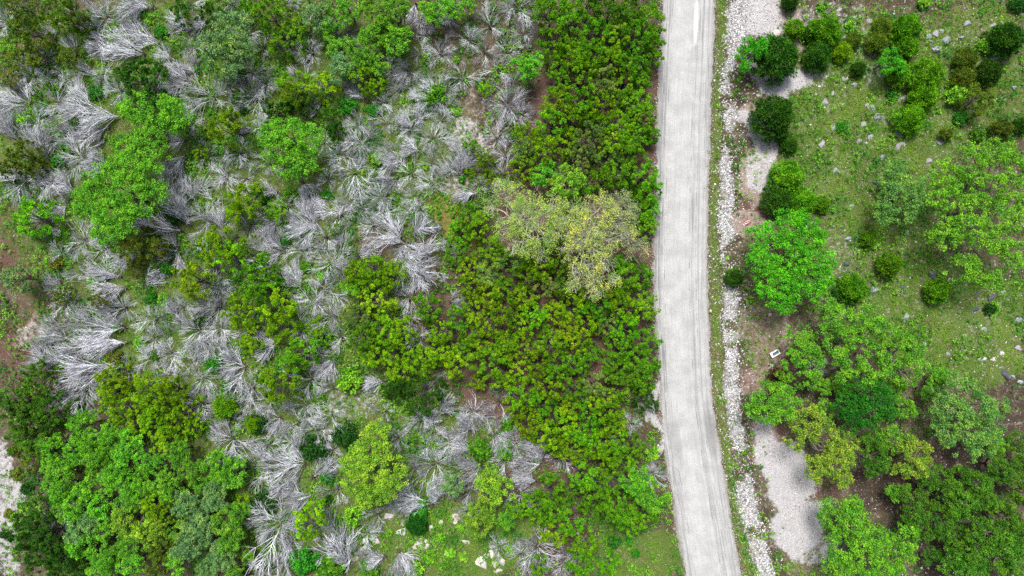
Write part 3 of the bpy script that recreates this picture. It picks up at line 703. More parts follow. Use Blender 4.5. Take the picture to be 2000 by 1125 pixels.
# rocks: x, y, half length, shape (b boulder, s flat slab, w white ledge), turn
ROCKS = """
1834 96 14 b 20;1850 75 10 b 70;1831 64 9 b 110;1891 46 10 b 10;1880 73 6 b 0;1816 71 8 b 40;1823 80 6 b 0;1842 58 6 b 30;1941 110 15 s 30;1941 50 8 b 0;1651 71 9 s 0;1610 200 9 s 35;1628 183 6 b 60;1649 153 6 b 0;1697 206 8 s 100;
1719 228 13 s 130;1708 212 8 s 120;1767 192 12 s 10;1754 263 10 s 160;1756 285 12 s 30;1688 242 9 s 40;1680 277 8 s 60;1603 284 9 s 60;1632 334 10 s 150;1710 357 10 d 0;1822 334 6 d 0;1838 334 6 d 0;1816 313 8 s 0;1838 276 13 s 140;
1946 270 9 d 90;1722 306 7 s 60;1980 170 7 b 0;1628 249 9 s 70;1703 267 8 s 30;1772 453 8 b 90;1825 537 12 d 120;1804 546 7 d 60;1857 546 6 w 30;1708 567 10 b 30;1767 562 10 d 80;1656 467 7 b 0;1651 517 8 d 0;1632 517 7 d 60;
1911 574 7 d 90;1941 581 10 d 60;1912 603 10 d 10;1962 571 7 b 0;1992 626 9 b 10;1927 643 7 b 150;1852 691 6 b 0;1991 681 8 b 0;1959 691 6 w 0;1966 732 11 d 100;1978 738 7 b 0;1994 748 7 b 0;1919 702 9 w 170;1941 702 6 w 0;1806 674 8 s 60;
1768 624 11 s 60;1653 595 6 d 0;1662 402 7 s 90;1802 510 5 b 0;1507 716 7 w 30;1503 615 5 w 0;
757 1007 11 w 10;785 1038 13 w 0;822 1060 18 w 30;712 1054 9 w 30;728 1050 10 w 120;738 1056 7 w 100;709 1072 8 w 60;718 1076 8 w 150;886 1011 13 w 110;909 1060 8 w 150;940 1100 17 w 120;950 1088 8 w 60;962 1088 10 w 120;966 1106 9 w 90;
980 1102 9 w 120;973 1117 8 w 0;842 1031 7 w 60;695 1090 8 w 0;620 1052 8 b 0;860 1022 8 w 40;872 1080 6 w 50;1138 1022 8 w 70;1130 1042 6 w 0;288 690 14 s 100;284 678 8 s 80;440 300 10 s 70;432 345 14 s 80;470 320 9 s 60;
1516 66 12 w 110;1700 40 8 s 0;1668 165 6 b 0
"""
SHAPED_OAKS = [
 # label, near-name, colour, top height, lobes (px, py, r px), options
 ("bright round oak standing alone among grey dead brush, left of centre", "the round oak amid brush", 'B', 5.6,
  [(570, 262, 34), (540, 285, 32), (600, 275, 28), (560, 312, 34), (592, 318, 28), (525, 262, 20), (610, 255, 18), (575, 340, 18), (540, 250, 22)], {}),
 ("largest bright green oak at far left, with a long rounded crown", "the largest far-left oak", 'B', 6.5,
  [(252, 325, 42), (205, 355, 42), (175, 385, 34), (245, 375, 44), (285, 345, 36), (215, 415, 40), (265, 400, 32), (205, 452, 28), (235, 440, 30), (300, 375, 26), (165, 410, 22)], {}),
 ("dark mid-green oak pressed against the top of the largest bright oak", "", 'M', 5.0, [(270, 285, 34), (295, 268, 26), (235, 285, 24), (300, 300, 28)], {}),
 ("left one of two neighbouring bright oaks in the upper left brush", "the twin bright oaks", 'B', 4.6, [(262, 205, 26), (285, 195, 18), (245, 215, 18), (285, 225, 22), (265, 235, 14)], {}),
 ("right one of two neighbouring bright oaks in the upper left brush", "", 'B', 4.8, [(338, 215, 28), (325, 235, 22), (355, 230, 22), (345, 250, 16), (325, 200, 16)], {}),
 ("tall grey-green oak with silvery loose leaves near the top left", "the silvery grey-green oak", 'A', 5.5, [(448, 52, 36), (410, 85, 26), (432, 118, 30), (465, 95, 28), (470, 45, 22), (440, 85, 30), (455, 130, 18)], {"hole": .22}),
 ("pale green half-leafless oak left of the beige oak in the canopy", "the pale green oak", 'P', 6.2, [(1000, 385, 36), (1038, 405, 34), (1000, 425, 34), (1045, 445, 36), (1022, 475, 32), (985, 450, 24), (1066, 418, 26), (980, 372, 26), (1055, 490, 22), (1085, 400, 24), (1094, 432, 16), (958, 402, 18), (1000, 484, 16), (1075, 470, 16)], {"sparse": 1}),
 ("beige thinly leaved oak showing bare twigs, beside the road", "the beige bare-twigged oak", 'T', 6.4, [(1150, 445, 38), (1180, 420, 32), (1130, 470, 30), (1165, 475, 36), (1195, 465, 28), (1150, 520, 34), (1165, 555, 28), (1130, 530, 22), (1185, 505, 26), (1160, 575, 16), (1115, 455, 22), (1095, 430, 16), (1112, 408, 24), (1130, 425, 22), (1085, 455, 18), (1150, 400, 20), (1105, 492, 18), (1118, 562, 14), (1200, 545, 14), (1228, 452, 18), (1180, 388, 18)], {"sparse": 2}),
 ("grey-twigged thin oak between the beige oak and the road", "", 'S', 5.6, [(1205, 405, 28), (1222, 432, 28), (1195, 430, 20), (1245, 488, 28), (1225, 470, 20), (1215, 385, 18), (1235, 410, 18)], {"sparse": 2}),
 ("vivid green wide oak right beside the white rock ditch", "the vivid green ditch oak", 'V', 6.0, [(1540, 450, 40), (1500, 470, 36), (1580, 465, 38), (1490, 510, 34), (1545, 500, 44), (1595, 510, 38), (1515, 555, 38), (1570, 555, 42), (1605, 545, 24), (1530, 590, 26), (1475, 460, 20), (1560, 430, 22)], {}),
 ("lime green oak with a long crown at bottom centre", "the long lime oak", 'L', 5.6, [(728, 850, 28), (715, 880, 30), (745, 880, 26), (690, 905, 26), (722, 920, 36), (760, 915, 30), (700, 945, 30), (740, 950, 34), (715, 975, 26), (770, 940, 20), (740, 838, 18)], {}),
 ("lime oak with clustered leaves right of the white rock ledges", "the lime ledge oak", 'L', 4.4, [(962, 940, 24), (985, 955, 22), (950, 965, 20), (975, 975, 20), (940, 945, 14)], {"hole": .2}),
 ("blue-green oak with a hollow dark middle on the right", "the blue-green hollow oak", 'A2', 4.6, [(1755, 335, 26), (1740, 365, 22), (1780, 360, 24), (1735, 400, 26), (1765, 415, 26), (1790, 390, 22), (1725, 425, 18), (1755, 380, 16)], {"hole": .25}),
 ("very wide spreading green oak at the right edge", "the wide right-edge oak", 'W', 6.5, [(1895, 320, 42), (1955, 300, 34), (1850, 345, 34), (1930, 365, 40), (1870, 400, 38), (1960, 420, 40), (1850, 455, 34), (1930, 475, 42), (1980, 500, 34), (1885, 520, 32), (1990, 380, 30), (1940, 540, 28), (1840, 395, 24), (1985, 330, 26), (1900, 440, 26)], {"hole": .26}),
 ("thin green oak with olive leaves below the vivid ditch oak", "the thin olive-green oak", 'M', 5.2, [(1640, 622, 36), (1682, 640, 34), (1705, 622, 26), (1605, 640, 28), (1660, 665, 28), (1620, 600, 22), (1600, 665, 22)], {"hole": .3}),
 ("thin green oak leaning over reddish litter near the white block", "", 'M', 4.8, [(1560, 660, 28), (1570, 690, 28), (1590, 710, 24), (1545, 705, 20), (1575, 735, 18), (1590, 680, 20)], {"hole": .3}),
 ("ragged green oak just above the emerald oak", "", 'M', 5.6, [(1690, 690, 34), (1670, 712, 28), (1710, 720, 28), (1690, 740, 26), (1640, 690, 24), (1655, 735, 22)], {"hole": .28}),
 ("ragged light green oak right of centre of the lower right thicket", "", 'M', 5.2, [(1760, 680, 32), (1785, 712, 30), (1742, 655, 24), (1765, 735, 24), (1790, 685, 20), (1740, 700, 22)], {"hole": .3}),
 ("deep emerald round oak in the lower right thicket", "the deep emerald oak", 'E2', 5.0, [(1690, 762, 34), (1722, 785, 30), (1660, 785, 32), (1700, 805, 30), (1675, 815, 26), (1720, 760, 22), (1660, 830, 20), (1735, 805, 16)], {}),
 ("green oak overhanging pale dirt just above the gravel clearing", "the oak above the clearing", 'M', 5.2, [(1495, 800, 32), (1525, 772, 28), (1500, 770, 26), (1530, 805, 26), (1475, 790, 20), (1545, 785, 18)], {"hole": .18}),
 ("yellow-green oak along the upper right rim of the gravel clearing", "", 'L2', 5.4, [(1580, 830, 34), (1612, 855, 32), (1560, 858, 26), (1600, 885, 30), (1635, 905, 32), (1655, 875, 26), (1600, 920, 24), (1645, 935, 20), (1575, 800, 22)], {"hole": .2}),
 ("wide grey-green oak with slender pale twigs at lower right", "the wide grey-green oak", 'A2', 6.0, [(1880, 770, 38), (1912, 805, 38), (1865, 810, 36), (1938, 835, 30), (1895, 845, 34), (1835, 790, 28), (1850, 845, 28), (1945, 795, 26), (1890, 880, 24), (1870, 750, 24), (1925, 870, 22)], {"hole": .25}),
 ("small light green oak standing over dark soil at lower right", "the small oak over dark soil", 'L2', 4.6, [(1775, 900, 28), (1800, 880, 24), (1760, 920, 18), (1800, 912, 22), (1775, 870, 20), (1745, 885, 16)], {"hole": .25}),
 ("broad green oak below the gravel clearing at the bottom", "the broad oak below the clearing", 'M', 6.0, [(1640, 1010, 36), (1615, 1000, 24), (1675, 1035, 34), (1700, 1060, 34), (1740, 1082, 38), (1645, 1070, 36), (1690, 1100, 34), (1640, 1110, 28), (1770, 1055, 28), (1730, 1115, 26), (1665, 990, 22), (1770, 1100, 24)], {"hole": .16}),
]
# ------------------------------------------------------------------ colours (as the leaf itself is)
LEAFCOL = {
 'Y': (110, 156, 20), 'G': (90, 150, 24), 'D': (50, 92, 22), 'O': (90, 116, 34), 'H': (106, 142, 62), 'K': (70, 114, 30), 'E': (36, 94, 26),
 'B': (96, 164, 40), 'L': (124, 170, 48), 'A': (108, 148, 88), 'M': (98, 160, 42), 'K2': (74, 122, 32),
 'P': (150, 184, 84), 'T': (174, 194, 92), 'S': (150, 166, 110), 'V': (82, 168, 30), 'A2': (102, 152, 70), 'W': (104, 164, 42), 'E2': (44, 114, 28), 'L2': (122, 154, 50),
 'e': (56, 132, 34), 'g': (82, 138, 30), 'l': (122, 182, 48), 'o': (102, 116, 40), 'd': (40, 84, 28), 'v': (66, 156, 26), 'r': (74, 46, 38),
}
WORD = {'Y': "yellow-green", 'G': "mid-green", 'D': "dark green", 'O': "dull olive", 'H': "greyish green", 'K': "deep green", 'E': "emerald",
        'B': "bright green", 'L': "lime green", 'A': "grey-green", 'M': "leaf-green", 'K2': "shaded green",
        'e': "emerald", 'g': "grass-green", 'l': "lime green", 'o': "olive", 'd': "dark green", 'v': "vivid green", 'r': "reddish brown"}
WORD['K2'] = "deep green"

# ------------------------------------------------------------------ labels that single out one thing: its look, and where it stands next to things one can find
LANDMARKS = []
LABELLED = []
def landmark(px, py, words): LANDMARKS.append((px, py, words))
def later(o, px, py, phrase): LABELLED.append((o, px, py, phrase))
WORDS16 = 16
ORD = ["nearest", "second nearest", "third nearest", "fourth nearest", "fifth nearest", "sixth nearest", "seventh nearest", "eighth nearest", "ninth nearest", "tenth nearest",
       "eleventh nearest", "twelfth nearest", "thirteenth nearest", "fourteenth nearest", "fifteenth nearest", "sixteenth nearest", "seventeenth nearest", "eighteenth nearest", "nineteenth nearest", "twentieth nearest"]
def side(dx, dy):
    a = math.degrees(math.atan2(-dy, dx)) % 360
    return ["right of", "above right of", "above", "above left of", "left of", "below left of", "below", "below right of"][int(((a + 22.5) % 360) // 45)]
def give_labels():
    sets = {}
    for (o, px, py, ph) in LABELLED:
        best = sorted(((px - a) ** 2 + (py - b_) ** 2, a, b_, w) for (a, b_, w) in LANDMARKS if (px - a) ** 2 + (py - b_) ** 2 > 100)[0]
        d = math.sqrt(best[0])
        sets.setdefault((ph, side(px - best[1], py - best[2]), best[3]), []).append((d, o))
    for (ph, sd, w), lst in sets.items():
        lst.sort(key=lambda t: t[0])
        for i, (d, o) in enumerate(lst):
            if len(lst) == 1: o["label"] = f"{ph} {sd} {w}"
            else: o["label"] = f"{ph}, {ORD[min(i, 19)]} {sd} {w}"
            if len(o["label"].split()) > 16: o["label"] = o["label"].replace(" spread all round", "")

def rows(s): return [r.split() for r in s.replace("\n", "").split(";") if r.strip()]
def jit(c, rng, a=.10):
    k = 1 + rng.normal() * a
    return tuple(max(0.003, v * k * (1 + rng.normal() * a * .5)) for v in c)

def place(name, px, py, rpx, zc, R0, pair, color, rng, zs=1.0, lean=.06):
    """an Empty at the foot of the plant with its trunk and crown"""
    x, y = P(px, py, zc)
    s = rpx / PXM * (CAM_H - zc) / CAM_H / R0
    root = link(name, None, loc=(x, y, hz(x, y)), rot=(rng.normal() * lean, rng.normal() * lean, rng.random() * 2 * pi), scale=(s * rng.uniform(.94, 1.06), s * rng.uniform(.94, 1.06), s * zs))
    root.empty_display_size = .3
    link("trunk", pair[1], root); link("crown", pair[0], root, color=color)
    return root

# ------------------------------------------------------------------ shaped oaks
pr = np.random.default_rng(11)
for (label, near, kc, top, lob, opt) in SHAPED_OAKS:
    L = np.array(lob, float)
    cx, cy = np.average(L[:, 0], weights=L[:, 2] ** 2), np.average(L[:, 1], weights=L[:, 2] ** 2)
    spread = max(np.hypot(L[:, 0] - cx, L[:, 1] - cy).max(), 1)
    x0, y0 = P(cx, cy, top * .7); g = hz(x0, y0)
    loc_l = []
    for (a, b_, rr) in lob:
        rr_m = rr / PXM * (1 - top * .8 / CAM_H)
        z = top - rr_m * .8 - (math.hypot(a - cx, b_ - cy) / spread) ** 2 * top * .22 + pr.normal() * .15
        x, y = P(a, b_, g + z + rr_m * .3)
        loc_l.append((x - x0, y - y0, z, rr_m))
    sp = opt.get("sparse", 0)
    R = float(np.mean(L[:, 2])) / PXM
    if sp == 0:
        (V, F, var), (tv, tf) = oak_crown(pr, loc_l, dens=4.3, per=50, leaf=(.135, .086), hole=opt.get("hole", .12) + .08, trunk_r=.2, fork_h=top * .28)
        bark = M_BARK
    else:
        (V, F, var), (tv, tf) = oak_crown(pr, loc_l, dens=4.2 if sp == 1 else 3.6, per=30 if sp == 1 else 24, leaf=(.11, .06), hole=.36, trunk_r=.2, fork_h=top * .28, cr=(.22, .48))
        # bare twigs stand out all over the crown
        parts = [(tv, tf)]
        for (x, y, z, rm) in loc_l:
            hub = np.array((x * .9, y * .9, z - rm * .2))
            for k in range(20 if sp == 1 else 26):
                d = norm(pr.normal(size=3) + np.array([0, 0, .7])); tip = np.array((x, y, z)) + d * rm * np.array([1, 1, .85]) * pr.uniform(.8, 1.25)
                q = curve(hub, tip, pr, 5, .14)
                parts.append(tube(q, np.linspace(.022, .008, 5), 3))
                for j in range(3):
                    p1 = q[int(pr.integers(2, 4))]; e = norm(tip - hub + pr.normal(size=3) * rm * .6)
                    parts.append(tube(curve(p1, p1 + e * rm * pr.uniform(.25, .5), pr, 3, .1), [.014, .010, .007], 3))
        tv, tf = join(parts); bark = M_PALEBARK
    root = link("oak_tree", None, loc=(x0, y0, g)); root.empty_display_size = .5
    link("trunk", fast_mesh("oak_trunk_mesh", tv, tf, bark, smooth=True), root)
    link("crown", fast_mesh("oak_crown_mesh", V, F, M_LEAF, var=var), root, color=lin(LEAFCOL[kc]))
    tag(root, label, "tree", "large oaks")
    if near: landmark(cx, cy, near)
for a in [(30, 20, "the top left corner"), (30, 1100, "the bottom left corner"), (1975, 15, "the top right corner"), (1985, 1110, "the bottom right corner"),
          (1547, 960, "the gravel clearing"), (1345, 0, "the road's top end"), (1385, 1120, "the road's bottom end"), (820, 1060, "the largest white ledge"),
          (1457, 435, "the red litter scrap"), (1512, 690, "the white hollow block"), (1834, 96, "the grey boulder heap"),
          (820, 772, "the dark lower-centre juniper"), (248, 142, "the dark upper-left juniper"), (40, 425, "the round left-edge juniper"), (1512, 226, "the lone ball juniper"),
          (1030, 120, "the lone oak near the top"), (1274, 885, "the lime roadside shrub"), (416, 478, "the yellow-green left juniper"), (735, 560, "the central juniper clump"),
          (540, 620, "the left-centre juniper clump"), (1100, 700, "the thicket's middle"), (1170, 150, "the upper roadside thicket"), (1180, 860, "the lower roadside thicket"),
          (300, 800, "the lower-left juniper mass"), (200, 960, "the lower-left oak mass"), (1700, 60, "the upper-right shrubs")]:
    landmark(*a)

# ------------------------------------------------------------------ junipers
SPECIAL = {(248, 142): "large dark green juniper in grey brush at upper left", (40, 425): "round mid-green juniper on reddish ground at the left edge",
           (1512, 226): "lone ball-shaped dark juniper on pale dirt beside the ditch", (820, 772): "dark green juniper at the lower left corner of the thicket",
           (416, 478): "yellow-green round juniper amid grey brush, left of centre", (1520, 105): "large dark ball juniper behind the vivid green roadside shrub",
           (813, 1027): "dark emerald ball juniper among the white rock ledges"}
for i, (a, b_, rr, k) in enumerate(rows(JUNIPERS)):
    rng = np.random.default_rng(2000 + i)
    a, b_, rr = float(a), float(b_), float(rr) * 1.04
    ball = k.endswith('b'); kc = k[0]
    if kc == 'Y' and 880 < a < 1300 and not ball:
        u = rng.random(); kc = 'H' if u < .13 else ('G' if u < .3 else 'Y')
    Rm = rr / PXM
    if ball: o = place("juniper_tree", a, b_, rr, 1.25 * Rm, 1.6, BALL[i % len(BALL)], jit(lin(LEAFCOL[kc]), rng), rng, zs=rng.uniform(.9, 1.1))
    else: o = place("juniper_tree", a, b_, rr, 1.9 * Rm, 1.6, JUN[(i * 7) % len(JUN)], jit(lin(LEAFCOL[kc]), rng, .15), rng, zs=rng.uniform(.78, 1.2))
    if rr < 19: word = "small "
    elif rr > 37: word = "large "
    else: word = ""
    tag(o, None, "tree", "live junipers")
    if (int(a), int(b_)) in SPECIAL: o["label"] = SPECIAL[(int(a), int(b_))]
    else: later(o, a, b_, f"{word}{WORD[kc]} juniper")
# ------------------------------------------------------------------ smaller oaks
for i, (a, b_, rr, kc) in enumerate(rows(OAKS)):
    rng = np.random.default_rng(3000 + i)
    a, b_, rr = float(a), float(b_), float(rr) * 1.06
    o = place("oak_tree", a, b_, rr, 1.9 * rr / PXM, 1.8, OAK[(i * 5) % len(OAK)], jit(lin(LEAFCOL[kc]), rng), rng, zs=rng.uniform(.9, 1.15))
    tag(o, None, "tree", "small oaks")
    if (int(a), int(b_)) == (1030, 120): o["label"] = "lone bright green oak at the upper thicket's left edge"
    else: later(o, a, b_, f"{WORD[kc]} oak")
# ------------------------------------------------------------------ shrubs
for i, (a, b_, rr, kc) in enumerate(rows(SHRUBS)):
    rng = np.random.default_rng(4000 + i)
    a, b_, rr = float(a), float(b_), float(rr)
    big = kc == 'v'
    if big: o = place("shrub", a, b_, rr, 1.9 * rr / PXM, 1.8, OAK[(i * 5) % len(OAK)], jit(lin(LEAFCOL[kc]), rng, .04), rng)
    else: o = place("shrub", a, b_, rr * 1.05, .5 * rr / PXM, 1.0, SHR[i % len(SHR)], jit(lin(LEAFCOL[kc]), rng), rng, zs=rng.uniform(.8, 1.2))
    tag(o, None, "shrub", "low shrubs")
    if (int(a), int(b_)) == (1274, 885): o["label"] = "lime green shrub at the left edge of the road"
    elif (int(a), int(b_)) == (1472, 102): o["label"] = "vivid green bushy shrub between the ditch and a dark juniper"
    else: later(o, a, b_, f"{'small ' if rr < 12 else ''}{WORD[kc]} leafy shrub")
# ------------------------------------------------------------------ dead junipers
DIRW = ["rightward", "up-right", "upward", "up-left", "leftward", "down-left", "downward", "down-right"]
for i, (a, b_, Lp, dr, sp) in enumerate(rows(DEAD)):
    rng = np.random.default_rng(5000 + i)
    a, b_, Lp, dr, sp = float(a), float(b_), float(Lp), float(dr), float(sp)
    Lm = Lp / PXM
    x, y = P(a, b_, .3)
    root = link("dead_juniper", None, loc=(x, y, hz(x, y))); root.empty_display_size = .2
    link("trunk", STUMP[i % 4], root, rot=(0, 0, rng.random() * 6.28), scale=(min(1, Lm / 2),) * 3)
    radial = dr == -1
    n = int(rng.integers(10, 15) if i < 221 else rng.integers(5, 9)) if radial else int(np.clip(6 + sp / 14, 7, 16))
    for k in range(n):
        if radial:
            az = 360 * (k + rng.random() * .8) / n; el = abs(rng.normal(28, 18))
        else:
            az = dr + (rng.random() - .5) * sp; el = abs(rng.normal(20, 15))
        el = min(el, 68)
        ln = Lm * rng.uniform(.5, 1.12)
        az_r, el_r = radians(az), radians(el)
        off = rng.uniform(0, .16) * Lm
        o = link("limb", LIMB[int(rng.integers(len(LIMB)))], root, loc=(math.cos(az_r) * off, math.sin(az_r) * off, .12 + .25 * rng.random()), rot=(rng.normal() * .9, -el_r, az_r), scale=(ln, ln * rng.uniform(.8, 1.15), ln))
    tag(root, None, "dead tree", "bare dead junipers")
    later(root, a, b_, "grey dead juniper spread all round" if radial else f"grey dead juniper fanned {DIRW[int(((dr % 360 + 22.5) % 360) // 45)]}")

# ------------------------------------------------------------------ rocks
def rock_mesh(i, flat):
    rng = np.random.default_rng(900 + i)
    import bmesh
    bm = bmesh.new(); bmesh.ops.create_icosphere(bm, subdivisions=3, radius=1.0)
    planes = [(norm(rng.normal(size=3) * np.array([1, 1, .7])), rng.uniform(.42, .85)) for _ in range(13)]
    ph = rng.random(3) * 20
    for v in bm.verts:
        p = np.array(v.co)
        for n_, d_ in planes:
            e = p @ n_ - d_
            if e > 0: p = p - n_ * e * .92
        p = p * (1 + .20 * (N1.fbm(p[0] * 2.5 + ph[0], p[1] * 2.5 + ph[1] + p[2] * 2, 3) - .5) * 2)
        p[2] *= flat; p[1] *= .72
        v.co = p
    me = bpy.data.meshes.new("rock_mesh"); bm.to_mesh(me); bm.free(); me.materials.append(M_STONE)
    return me
RB = [rock_mesh(i, .6) for i in range(6)]; RS = [rock_mesh(20 + i, .28) for i in range(6)]
RW = {'b': "light grey boulder", 's': "flat grey stone slab", 'w': "white rock", 'd': "dark grey rock"}
RC = {'b': (146, 148, 154), 's': (144, 144, 148), 'w': (190, 184, 178), 'd': (78, 81, 90)}
for i, (a, b_, rr, k, tn) in enumerate(rows(ROCKS)):
    rng = np.random.default_rng(6000 + i)
    a, b_, s = float(a), float(b_), float(rr) / PXM * 1.08
    x, y = P(a, b_, .1)
    o = link("rock", (RS if k in 'sw' else RB)[i % 6], loc=(x, y, hz(x, y) - s * .02), rot=(rng.normal() * .1, rng.normal() * .1, radians(float(tn))), scale=(s * 1.1, s * 1.1, s), color=jit(lin(RC[k]), rng, .06))
    tag(o, None, "rock", "limestone rocks")
    if (int(a), int(b_)) == (822, 1060): o["label"] = "largest white rock ledge at bottom centre"
    elif (int(a), int(b_)) == (1834, 96): o["label"] = "biggest grey boulder in the heap at upper right"
    else: later(o, a, b_, RW[k])

# ------------------------------------------------------------------ litter and block by the ditch
import bmesh
def plain(name, c, rough=.6):
    m, nt, b, out = new_mat(name)
    tc = nd(nt, "ShaderNodeTexCoord"); n = noise(nt, tc.outputs["Object"], 12, 5, .7)
    col = mixc(nt, ramp(nt, n, .35, .7), tuple(v * .7 for v in lin(c)), lin(c))
    nt.links.new(col, b.inputs["Base Color"]); b.inputs["Roughness"].default_value = rough
    return m
def boxes(lst, bevel=.015):
    bm = bmesh.new()
    for (cx, cy, cz, sx, sy, sz) in lst:
        r_ = bmesh.ops.create_cube(bm, size=1.0)
        for v in r_["verts"]: v.co = (v.co.x * sx + cx, v.co.y * sy + cy, v.co.z * sz + cz)
    bmesh.ops.bevel(bm, geom=bm.edges[:], offset=bevel, segments=2, affect='EDGES')
    return bm
x, y = P(1512, 690)
blk = link("concrete_block", None, loc=(x, y, hz(x, y) + .02), rot=(.03, .02, radians(30)))
bm = boxes([(0, .20, .14, .92, .10, .28), (0, -.20, .14, .92, .10, .28), (-.37, 0, .14, .18, .302, .28), (.40, 0, .14, .10, .302, .28)])
me = bpy.data.meshes.new("block_rim"); bm.to_mesh(me); bm.free(); me.materials.append(plain("white_concrete", (226, 228, 230), .8)); link("rim", me, blk)
bm = boxes([(.04, 0, .10, .62, .29, .12)], .01); me = bpy.data.meshes.new("block_hollow_shade"); bm.to_mesh(me); bm.free(); me.materials.append(plain("painted_hollow_shade", (84, 90, 104), .9)); link("hollow_shade", me, blk)  # dark grey fill paints the shade inside the hollow
tag(blk, "white rectangular hollow block with dark grey middle lying on reddish litter", "block")
x, y = P(1457, 435)
bag = link("litter_scrap", None, loc=(x, y, hz(x, y) + .01), rot=(0, 0, radians(25)))
def crumple(nx_, ny_, sx, sy, hh, seed, y0=0):
    rg = np.random.default_rng(seed); g = Noise(seed)
    u, v = np.meshgrid(np.linspace(-1, 1, nx_), np.linspace(-1, 1, ny_), indexing='ij')
    z = hh * (1 - .8 * np.maximum(np.abs(u) ** 3, np.abs(v) ** 3)) + (g.v(u * 3 + 9, v * 3 + 9) - .5) * .09
    V = np.stack([u * sx + (g.v(u * 2 + 30, v * 2) - .5) * .08, v * sy + y0 + (g.v(u * 2, v * 2 + 40) - .5) * .06, z], -1).reshape(-1, 3)
    I = np.arange(nx_ * ny_).reshape(nx_, ny_)
    return V, np.stack([I[:-1, :-1], I[1:, :-1], I[1:, 1:], I[:-1, 1:]], -1).reshape(-1, 4)
red, white = plain("red_plastic", (150, 48, 46), .4), plain("white_plastic", (226, 214, 212), .4)
for j, (nm, mt, yy) in enumerate((("red_stripe", red, -.16), ("white_stripe", white, -.06), ("red_stripe", red, .03), ("white_stripe", white, .12), ("red_stripe", red, .20))):
    V, F = crumple(9, 5, .26, .055, .13 + .02 * (j % 2), 60 + j, yy); link(nm, fast_mesh("scrap_mesh", V, F, mt, smooth=True), bag)
tag(bag, "crumpled red and white striped scrap of litter beside the vivid green oak", "litter")

give_labels()

# ------------------------------------------------------------------ ground cover nobody could count
def scatter(n, seed, x0=-52, x1=52, y0=-30, y1=30):
    g = np.random.default_rng(seed)
    return g.uniform(x0, x1, n), g.uniform(y0, y1, n), g
def onroad(x, y, pad=0.0):
    l, r, _, _ = road_edges(y); return (x > l - pad) & (x < r + pad)

# grass: thin arching blades in tufts
x, y, g = scatter(150000, 21)
pale, red_, yel, soil, gr, dit, verge, _pk = masks(x, y)
d = np.clip(gr * .75 + .20 + yel * .3 - pale * .75 - soil * .65 - red_ * .40, 0, 1) * np.clip(N1.fbm(x * .8, y * .8, 3) * 2.6 - .75, 0, 1)
d = np.maximum(d, verge * .8 * (1 - dit))
d = d * np.where(x < 14, .8, 1)
k = (g.random(len(x)) < d) & ~onroad(x, y, -.12); x, y = x[k], y[k]; gr, yel, verge = gr[k], yel[k], verge[k]
nb = 6; n = len(x)
z = height(x, y)
c0 = np.stack([x, y, z], 1)
az = g.uniform(0, 2 * pi, (n, nb)); ln = g.uniform(.12, .44, (n, nb)) * np.where(verge > .3, .85, 1)[:, None]; el = g.uniform(.25, 1.2, (n, nb))
dirv = np.stack([np.cos(az) * np.cos(el), np.sin(az) * np.cos(el), np.sin(el)], -1)
sd = np.stack([-np.sin(az), np.cos(az), np.zeros_like(az)], -1) * g.uniform(.018, .035, (n, nb, 1))
b0 = c0[:, None, :] + g.normal(size=(n, nb, 3)) * np.array([.09, .09, 0])
V = np.stack([b0 - sd, b0 + sd, b0 + dirv * ln[..., None]], 2).reshape(-1, 3)
F = np.arange(len(V)).reshape(-1, 3)
hue = N3.fbm(x * .5, y * .5, 3)
cA, cB, cC = np.array(lin((70, 122, 28))), np.array(lin((116, 152, 42))), np.array(lin((128, 120, 88)))
t = np.clip((hue - .35) * 3, 0, 1)[:, None]
cc = cA * (1 - t) + cB * t
dry = (g.random(n) < (.12 + .25 * (1 - np.clip(gr, 0, 1)) + .3 * (verge > .3) + .5 * np.clip(N1.fbm(x * .9 + 33, y * .9, 3) * 3.2 - 1.6, 0, 1)))[:, None]
cc = np.where(dry, cC, cc)
cc = np.repeat(cc, nb, 0) * g.uniform(.6, 1.3, (n * nb, 1))
tag(link("grass", fast_mesh("grass_mesh", V, F, M_GRASS, col=cc)), "short green and dry grass over the open ground and verges", "grass", kind="stuff")

# leafy weeds between the dead brush
x, y, g = scatter(112000, 22)
pale, red_, yel, soil, gr, dit, verge, _pk = masks(x, y)
left = x < 14
clus = np.clip(N2.fbm(x * .5 + 70, y * .5 + 70, 3) * 4.2 - 1.6, 0, 1)
d = clus * np.where(left, .8, .34) * (1 - pale) * (1 - .7 * red_) * (1 - soil) * (1 - dit)
d = np.maximum(d, .5 * clus * gr * left)
k = (g.random(len(x)) < d) & ~onroad(x, y, .3); x, y = x[k], y[k]
ring = [(float(q[0]), float(q[1]), float(q[2])) for q in rows(JUNIPERS) + rows(SHRUBS) if float(q[0]) > 1500]
ra = np.repeat(np.array(ring), 26, 0); an = g.uniform(0, 2 * pi, len(ra)); rd = ra[:, 2] / PXM * g.uniform(.75, 1.35, len(ra))
x = np.concatenate([x, (ra[:, 0] - 1000) / PXM + np.cos(an) * rd]); y = np.concatenate([y, (562.5 - ra[:, 1]) / PXM + np.sin(an) * rd])
n = len(x); z = height(x, y)
C = np.stack([x, y, z + g.uniform(.06, .48, n)], 1)
V, F, var = leaves(C, g.uniform(.12, .28, n), 9, g, .16, .105, up=.9, shell=.1, out=.5)
hue = np.repeat(np.clip(N1.fbm(x * .7 + 20, y * .7, 2) * 2 - .5, 0, 1), 9)[:, None]
cc = (np.array(lin((44, 118, 28))) * (1 - hue) + np.array(lin((116, 174, 40))) * hue) * (.5 + .9 * var[:, None])
tag(link("weeds", fast_mesh("weed_mesh", V, F, M_WEED, col=cc)), "bright green leafy weeds between the grey dead brush", "weeds", kind="stuff")

